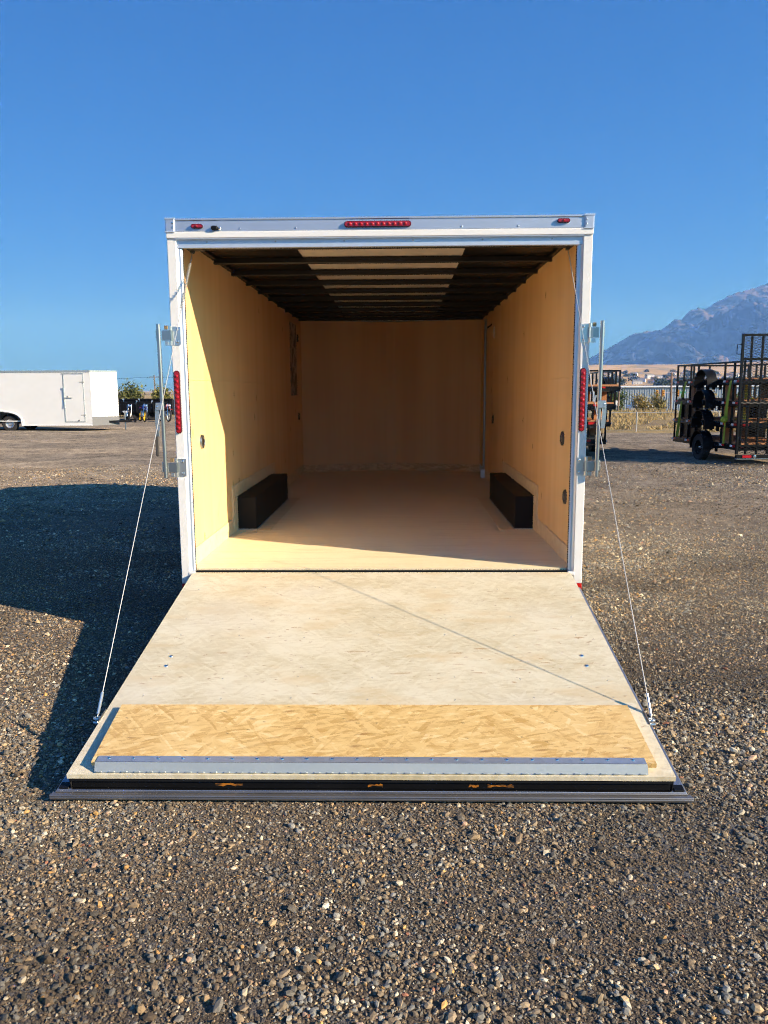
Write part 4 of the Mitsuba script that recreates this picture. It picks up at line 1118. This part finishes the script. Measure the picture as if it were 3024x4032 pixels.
# traffic cones glimpsed between the stacked decks
for k, (z, lab) in enumerate(((0.475, "yellow cone standing on the second deck behind the mesh gate"), (0.93, "yellow cone standing on the third deck behind the mesh gate"))):
    m = cat(lathe([(0.0001, 0.34), (0.022, 0.34), (0.085, 0.02), (0.0001, 0.02)], "z", (0, 0, 0), 16), cbox(-0.12, 0.12, -0.12, 0.12, 0.0, 0.02, 0.004))
    M2 = GM.copy()
    M2[:3, 3] = (GM @ np.array([-0.18 + 0.04 * k, 1.1, z + 0.001, 1]))[:3]
    m.apply_transform(M2)
    tag(obj("traffic_cone", m, "cone_mat"), lab, "cone")

# ------------------------------------------------------------------ fence, verge and weeds at the edge of the lot
FN = thing("chain_fence", "chain link fence with leaning barbed wire arms along the grassy bank", "fence")
fx = np.arange(-4.0, 26, 3.05) + 0.7
for x in fx:
    y = 25.0 + 0.02 * (x - 9)
    z = float(height(x, y))
    p = obj("fence_post", cat(rod((x, y, z - 0.1), (x, y, z + 0.74), 0.026, 8)), "fence_mat", FN)
    obj("wire_arm", bar((x, y, z + 0.74), (x - 0.12, y, z + 0.88), 0.02), "fence_mat", p)
rails = []
for a, b in zip(fx[:-1], fx[1:]):
    ya, yb = 25.0 + 0.02 * (a - 9), 25.0 + 0.02 * (b - 9)
    za, zb = float(height(a, ya)), float(height(b, yb))
    rails.append((a, ya, za, b, yb, zb))
obj("top_rail", cat([rod((a, ya, za + 0.72), (b, yb, zb + 0.72), 0.016, 6) for a, ya, za, b, yb, zb in rails]), "fence_mat", FN)
wires = []
for a, ya, za, b, yb, zb in rails:
    for dz in (0.05, 0.78, 0.86):
        wires.append(rod((a - (0.06 if dz > 0.7 else 0), ya, za + dz), (b - (0.06 if dz > 0.7 else 0), yb, zb + dz), 0.003, 4))
    for q in np.arange(-0.72, 3.05, 0.12):
        x0, z0, x1, z1 = a + q, 0.04, a + q + 0.68, 0.72
        for fl in (0, 1):
            A, B = (x0, z0), (x1, z1)
            if fl:
                A, B = (x0, z1), (x1, z0)
            ta, tb = (max(A[0], a) - A[0]) / 0.68, (min(B[0], b) - A[0]) / 0.68
            if tb - ta < 0.05:
                continue
            pa = (A[0] + ta * 0.68, A[1] + ta * (B[1] - A[1]))
            pb = (A[0] + tb * 0.68, A[1] + tb * (B[1] - A[1]))
            m = bar((pa[0], ya + 0.018 + 0.004 * fl, za + pa[1]), (pb[0], ya + 0.018 + 0.004 * fl, za + pb[1]), 0.0022)
            wires.append(m)
obj("wire_mesh", cat(wires), "fence_mat", FN, shade=False, kind="stuff")


# dry grass and weeds: thin blades
def blades(xs, ys, hs, cols, seed, lean=0.35, w0=0.010):
    g = np.random.default_rng(seed)
    n = len(xs)
    z = height(xs, ys)
    a = g.uniform(0, 2 * np.pi, n)
    wv = np.stack([np.cos(a), np.sin(a), 0 * a], -1) * (w0 * g.uniform(0.6, 1.5, n))[:, None]
    ln = np.stack([g.normal(0, lean, n), g.normal(0, lean, n), np.ones(n)], -1) * hs[:, None]
    b = np.stack([xs, ys, z - 0.02], -1)
    mid = b + ln * 0.55
    tip = b + ln * np.array([1.25, 1.25, 1.0])
    V = np.stack([b - wv, b + wv, mid - wv * 0.8, mid + wv * 0.8, tip], 1).reshape(-1, 3)
    F = np.array([[0, 1, 3], [0, 3, 2], [2, 3, 4]])[None] + (np.arange(n) * 5)[:, None, None]
    return V, F.reshape(-1, 3), np.repeat(cols, 5, 0)


g = np.random.default_rng(5)
n = 42000
bx = g.uniform(-3, 24, n)
by = 24.7 + np.abs(g.normal(0, 1, n)) * 5.5
den = meshkit.fbm(np.stack([bx * 0.4, by * 0.4, 0 * bx], -1), 3, 12)
keep = (den > 0.47) & (by < 44)
bx, by, den = bx[keep], by[keep], den[keep]
t = g.uniform(0, 1, (len(bx), 1))
cols = (1 - t) * np.array([0.36, 0.255, 0.105]) + t * np.array([0.52, 0.40, 0.20])
cols = np.where(g.uniform(0, 1, (len(bx), 1)) < 0.06, np.array([[0.17, 0.19, 0.07]]), cols)
V, F, C = blades(bx, by, g.uniform(0.05, 0.20, len(bx)) * (0.5 + den), cols, 6, w0=0.013)
scene["dry_grass"] = mikit.ply((V, F), "leaf_mat", smooth=False, color=C)
labels["dry_grass"] = {"label": "straw coloured dry grass on the bank behind the fence", "category": "grass", "kind": "stuff"}


# shrubs and weed clumps of leaf faces
def leaf_cloud(center, rad, n, size, c0, c1, seed, squash=1.0):
    g = np.random.default_rng(seed)
    clumps = g.normal(0, 1, (9, 3))
    clumps /= np.linalg.norm(clumps, axis=1, keepdims=True)
    clumps *= g.uniform(0.25, 0.75, (9, 1))
    k = g.integers(0, 9, n)
    p = clumps[k] + g.normal(0, 0.24, (n, 3))
    p = p * np.array(rad)
    p[:, 2] = np.abs(p[:, 2] + rad[2] * 0.75) * squash
    d = g.normal(0, 1, (n, 3))
    d /= np.linalg.norm(d, axis=1, keepdims=True)
    e = np.cross(d, g.normal(0, 1, (n, 3)))
    e /= np.linalg.norm(e, axis=1, keepdims=True)
    s = size * g.uniform(0.6, 1.5, (n, 1))
    P = p + np.array(center)
    V = np.stack([P - d * s, P + e * s * 0.5, P + d * s, P - e * s * 0.5], 1).reshape(-1, 3)
    F = np.array([[0, 1, 2], [0, 2, 3]])[None] + (np.arange(n) * 4)[:, None, None]
    t = g.uniform(0, 1, (n, 1)) * 0.6 + 0.4 * g.uniform(0, 1, (9, 1))[k]
    C = np.repeat((1 - t) * np.array(c0) + t * np.array(c1), 4, 0)
    return V, F.reshape(-1, 3), C


def shrub(x, y, rad, n, size, c0, c1, seed, label, name="shrub", cat_="shrub", group=None):
    z = float(height(x, y))
    key = thing(name, label, cat_, group)
    V, F, C = leaf_cloud((x, y, z), rad, n, size, c0, c1, seed)
    scene[key + "__foliage"] = mikit.ply((V, F), "leaf_mat", smooth=False, color=C)
    stems = [rod((x + 0.1 * rad[0] * q, y, z - 0.05), (x + 0.5 * rad[0] * q, y + 0.1 * q, z + rad[2] * 0.9), 0.03, 5) for q in (-1, 0.1, 0.9)]
    obj("stem", cat(stems), "bark_mat", key)


GREEN0, GREEN1 = (0.045, 0.075, 0.02), (0.14, 0.17, 0.05)
STRAW0, STRAW1 = (0.20, 0.17, 0.06), (0.40, 0.30, 0.12)
shrub(17.6, 60.5, (1.25, 1.1, 1.15), 2600, 0.085, GREEN0, GREEN1, 31, "round green bush before the left of the grey warehouse")
shrub(19.0, 58.5, (1.05, 0.7, 0.95), 2200, 0.07, STRAW0, STRAW1, 32, "straw coloured weeds just right of the round green bush", "weed_clump", "weeds")
shrub(20.6, 60.0, (1.0, 0.6, 0.95), 2000, 0.07, (0.13, 0.14, 0.05), STRAW1, 33, "yellow green weeds below the left joint of the warehouse wall", "weed_clump", "weeds")
shrub(25.2, 61.0, (0.85, 0.6, 1.15), 2000, 0.07, STRAW0, STRAW1, 34, "tall straw weeds right of the white pickup", "weed_clump", "weeds")
shrub(26.9, 61.0, (1.2, 0.6, 0.85), 2200, 0.07, (0.10, 0.13, 0.04), STRAW1, 35, "olive weeds between the tall straw weeds and the wooden pole", "weed_clump", "weeds")
shrub(28.6, 60.0, (1.0, 0.6, 0.85), 1900, 0.07, STRAW0, (0.34, 0.22, 0.12), 36, "rusty weeds at the foot of the wooden pole", "weed_clump", "weeds")
shrub(28.9, 64.0, (1.6, 1.1, 1.1), 2200, 0.09, GREEN0, GREEN1, 37, "dark green bush behind the wooden pole")
shrub(-16.9, 45.0, (1.0, 0.8, 1.4), 2600, 0.08, (0.07, 0.09, 0.03), (0.20, 0.20, 0.08), 38, "olive bush rising just right of the white enclosed trailer")
shrub(-14.35, 44.0, (0.9, 0.7, 1.25), 2300, 0.08, (0.09, 0.11, 0.03), (0.30, 0.27, 0.10), 39, "yellow green bush between the lock bar and the left tail light")
shrub(-15.9, 48.0, (1.3, 0.8, 0.65), 1800, 0.08, (0.24, 0.17, 0.09), (0.42, 0.29, 0.16), 40, "tan dry brush behind the black dump trailer")

# roadside things beyond the bank
WH = thing("warehouse", "long grey blue ribbed metal warehouse with a pale eave", "building")
gz = float(height(60, 200))
obj("wall", box(30, 120, 200.0, 240, gz, gz + 6.15), "siding_mat", WH)
ribs = [box(x, x + 0.22, 199.86, 199.995, gz, gz + 6.1) for x in np.arange(30.1, 120, 0.62)]
obj("ribbing", cat(ribs), "siding_mat", WH, kind="stuff", shade=False)
for x in (44.0, 66.1, 88.0, 110.0):
    obj("downpipe", cbox(x - 0.12, x + 0.12, 199.70, 199.855, gz, gz + 6.1, 0.02), "light_pole_mat", WH)
rf = obj("roof", prism([(199.5, gz + 6.15), (240.5, gz + 6.15), (220, gz + 6.45)], "x", 29.6, 120.4), "roof_white_mat", WH)
obj("gutter", cbox(29.6, 120.4, 199.35, 199.499, gz + 5.98, gz + 6.25, 0.03), "roof_white_mat", rf)

PO = thing("utility_pole", "brown wooden pole carrying the traffic signal arm", "pole")
gz = float(height(35.1, 100))
obj("mast", rod((35.1, 100, gz - 0.3), (35.0, 100, 3.6), 0.13, 10), "pole_wood_mat", PO)
SA = thing("signal_mast", "grey signal mast with a long arm before the warehouse", "pole")
gz = float(height(49, 131))
obj("mast", rod((48.9, 131, gz), (48.9, 131, 1.2), 0.14, 10), "light_pole_mat", SA)
obj("arm", rod((48.9, 131, 0.85), (42.4, 131, 0.80), 0.07, 8), "light_pole_mat", SA)
for x, lab in ((42.9, "leftmost of the three amber traffic signals before the warehouse"), (43.95, "middle amber traffic signal before the warehouse"), (46.35, "rightmost amber traffic signal, nearest the street sign")):
    s_ = thing("traffic_signal", lab, "traffic light", "traffic signals")
    obj("housing", cbox(x - 0.19, x + 0.19, 130.55, 130.85, 0.18, 1.28, 0.05), "signal_mat", s_)
    for z in (0.36, 0.72, 1.08):
        obj("visor", lathe([(0.11, 0.0), (0.145, 0.0), (0.145, 0.2), (0.11, 0.2)], "y", (x, 130.34, z), 12), "signal_mat", s_)
        obj("lens", dome((x, 130.5499, z), 0.10, 0.03, (0, -1, 0)), "dark_red_mat" if z > 1 else "window_dark_mat", s_)
    obj("bracket", rod((x, 130.85, 0.8), (x, 131.0, 0.8), 0.03, 6), "light_pole_mat", s_)
SS = thing("street_sign", "small green street sign hanging on the signal arm", "sign")
obj("plate", cbox(46.75, 47.75, 130.82, 130.86, 0.60, 1.05, 0.02), "green_sign_mat", SS)
obj("border", cat(cbox(46.75, 47.75, 130.81, 130.8195, 1.03, 1.05, 0.003), cbox(46.75, 47.75, 130.81, 130.8195, 0.60, 0.62, 0.003)), "white_tape_mat", SS)
NP = thing("utility_pole", "thin weathered pole beside the stack half hidden by the right post", "pole")
gz = float(height(13.6, 45))
obj("mast", rod((13.55, 45, gz - 0.2), (13.6, 45, 2.05), 0.055, 8), "pole_wood_mat", NP)
YS = thing("notice_board", "small white sign in front of the round green bush", "sign")
gz = float(height(16.1, 55))
obj("board", cbox(15.93, 16.33, 54.98, 55.01, 0.32, 0.72, 0.01), "white_tape_mat", YS)
obj("sign_post", rod((16.13, 55.04, gz - 0.1), (16.13, 55.04, 0.7), 0.025, 6), "fence_mat", YS)

VP = thing("pickup", "white pickup seen from behind beyond the dry bank", "truck")
gz = float(height(29, 90))
vx, vy = 29.0, 90.0
lift = -1.05 - gz
obj("body", cat(cbox(vx - 0.95, vx + 0.95, vy, vy + 5.2, -1.15, -0.45, 0.1), trimesh.convex.convex_hull(np.array([[vx + a * s, vy + b, z] for s in (-1, 1) for a, b, z in ((0.92, 1.7, -0.46), (0.92, 3.9, -0.46), (0.74, 2.0, 0.15), (0.74, 3.4, 0.15))]))), "white_paint_mat", VP)
obj("window", cbox(vx - 0.62, vx + 0.62, vy + 1.70, vy + 1.82, -0.36, 0.02, 0.03), "window_dark_mat", VP)
obj("tailgate", cbox(vx - 0.72, vx + 0.72, vy - 0.03, vy - 0.001, -1.0, -0.52, 0.03), "white_paint_mat", VP)
for s in (-1, 1):
    obj("tail_light", cbox(vx + s * 0.76, vx + s * 0.93, vy - 0.03, vy - 0.001, -0.95, -0.55, 0.02), "red_lens_mat", VP)
    for y in (1.0, 4.2):
        obj("wheel", lathe([(0.0001, -0.12), (0.34, -0.12), (0.39, -0.08), (0.39, 0.08), (0.34, 0.12), (0.0001, 0.12)], "x", (vx + s * 0.85, vy + y, max(gz + 0.39, -1.35)), 20), "rubber_mat", VP)

# thin power poles with their wires on the far left
for k, (x, y) in enumerate(((-47.2, 150.0), (-75.0, 152.0))):
    key = thing("utility_pole", ["thin power pole standing above the black dump trailer", "power pole hidden behind the white trailer"][k], "pole", "power poles")
    gz = float(height(x, y))
    obj("mast", rod((x, y, gz), (x, y, 4.6), 0.11, 8), "pole_wood_mat", key)
    obj("cross_arm", cbox(x - 1.0, x + 1.0, y - 0.06, y + 0.06, 4.15, 4.27, 0.01), "pole_wood_mat", key)
key = obj("power_line", cat([tube([(x, 151 + x * -0.02, z - 0.5 * math.sin(math.pi * (x + 75) / 28) ** 2) for x in np.linspace(-75, -20, 24)], 0.03, 4) for z in (4.25, 1.0)]), "black_steel_mat")
tag(key, "thin dark wires strung across the far left field", "wire")

# ------------------------------------------------------------------ the town on the hillside
g = np.random.default_rng(17)
HK = []
for k, (wall, rof) in enumerate((((0.42, 0.40, 0.37), (0.15, 0.13, 0.125)), ((0.30, 0.25, 0.20), (0.19, 0.13, 0.10)), ((0.58, 0.58, 0.58), (0.20, 0.20, 0.21)))):
    K = Kit()
    a, b, hh = 7.0 + k, 4.6, 4.6 + 0.6 * k
    scene[f"town_wall_{k}_mat"] = principled(wall, 0.7)
    scene[f"town_roof_{k}_mat"] = principled(rof, 0.8)
    K.add("wall", box(-a, a, -b, b, -3, hh), f"town_wall_{k}_mat")
    K.add("roof", prism([(-b - 0.5, hh), (b + 0.5, hh), (0, hh + 3.0)], "x", -a - 0.4, a + 0.4), f"town_roof_{k}_mat")
    for x in (-0.6 * a, 0.0, 0.55 * a):
        K.add("window", box(x - 0.8, x + 0.8, -b - 0.08, -b - 0.01, 1.2, 2.9), "window_dark_mat")
    HK.append(K)
spots = []
while len(spots) < 52:
    y = g.uniform(1080, 1640)
    x = (y + 5) * g.uniform(0.245, 0.50)
    if fits := all(abs(x - q[0]) > 20 or abs(y - q[1]) > 17 for q in spots):
        spots.append((x, y))
tint = ["pale house", "brown house", "white house"]
for i, (x, y) in enumerate(spots):
    k = int(g.integers(0, 3))
    key = thing("house", f"small {tint[k]} in the town on the far hillside", "house", f"{tint[k]}s on the far hillside")
    z = float(hill_z(np.array(x), np.array(y)))
    HK[k].place(key, T4().translate([x, y, z]).rotate([0, 0, 1], float(g.uniform(-35, 35))).scale(float(g.uniform(0.6, 0.95))))
# groves among the houses, read as one mass
V, F, C, o = [], [], [], 0
for i in range(150):
    y = g.uniform(820, 1800)
    x = (y + 5) * g.uniform(0.24, 0.52)
    if i < 70:
        y = g.uniform(850, 1080)
        x = (y + 5) * g.uniform(0.335, 0.50)
    s = g.uniform(4, 8)
    v, f, c = leaf_cloud((x, y, float(hill_z(np.array(x), np.array(y)))), (s * 1.4, s, s * 0.75), 170, 1.5, (0.035, 0.05, 0.02), (0.085, 0.10, 0.045), 900 + i)
    V.append(v)
    F.append(f + o)
    C.append(c)
    o += len(v)
scene["town_trees"] = mikit.ply((np.vstack(V), np.vstack(F)), "leaf_mat", smooth=False, color=np.vstack(C))
labels["town_trees"] = {"label": "dark band of trees among the hillside houses", "category": "trees", "kind": "stuff"}
TK = thing("water_tank", "white round tank above the top deck of the right stack", "tank")
zz = float(hill_z(np.array(560.0), np.array(1150.0)))
obj("tank", lathe([(0.0001, 0), (9, 0), (9, 10), (8, 11.2), (0.0001, 12.5)], "z", (545, 1150, zz), 28), "roof_white_mat", TK)

# ------------------------------------------------------------------ the air
scene["haze"] = {"type": "cube", "to_world": T4().translate([0, 0, 424]).scale([10400, 10400, 440]), "bsdf": {"type": "null"},
                 "interior": {"type": "ref", "id": "air"}}
labels["haze"] = {"label": "thin summer haze over the whole valley", "category": "haze", "kind": "stuff"}
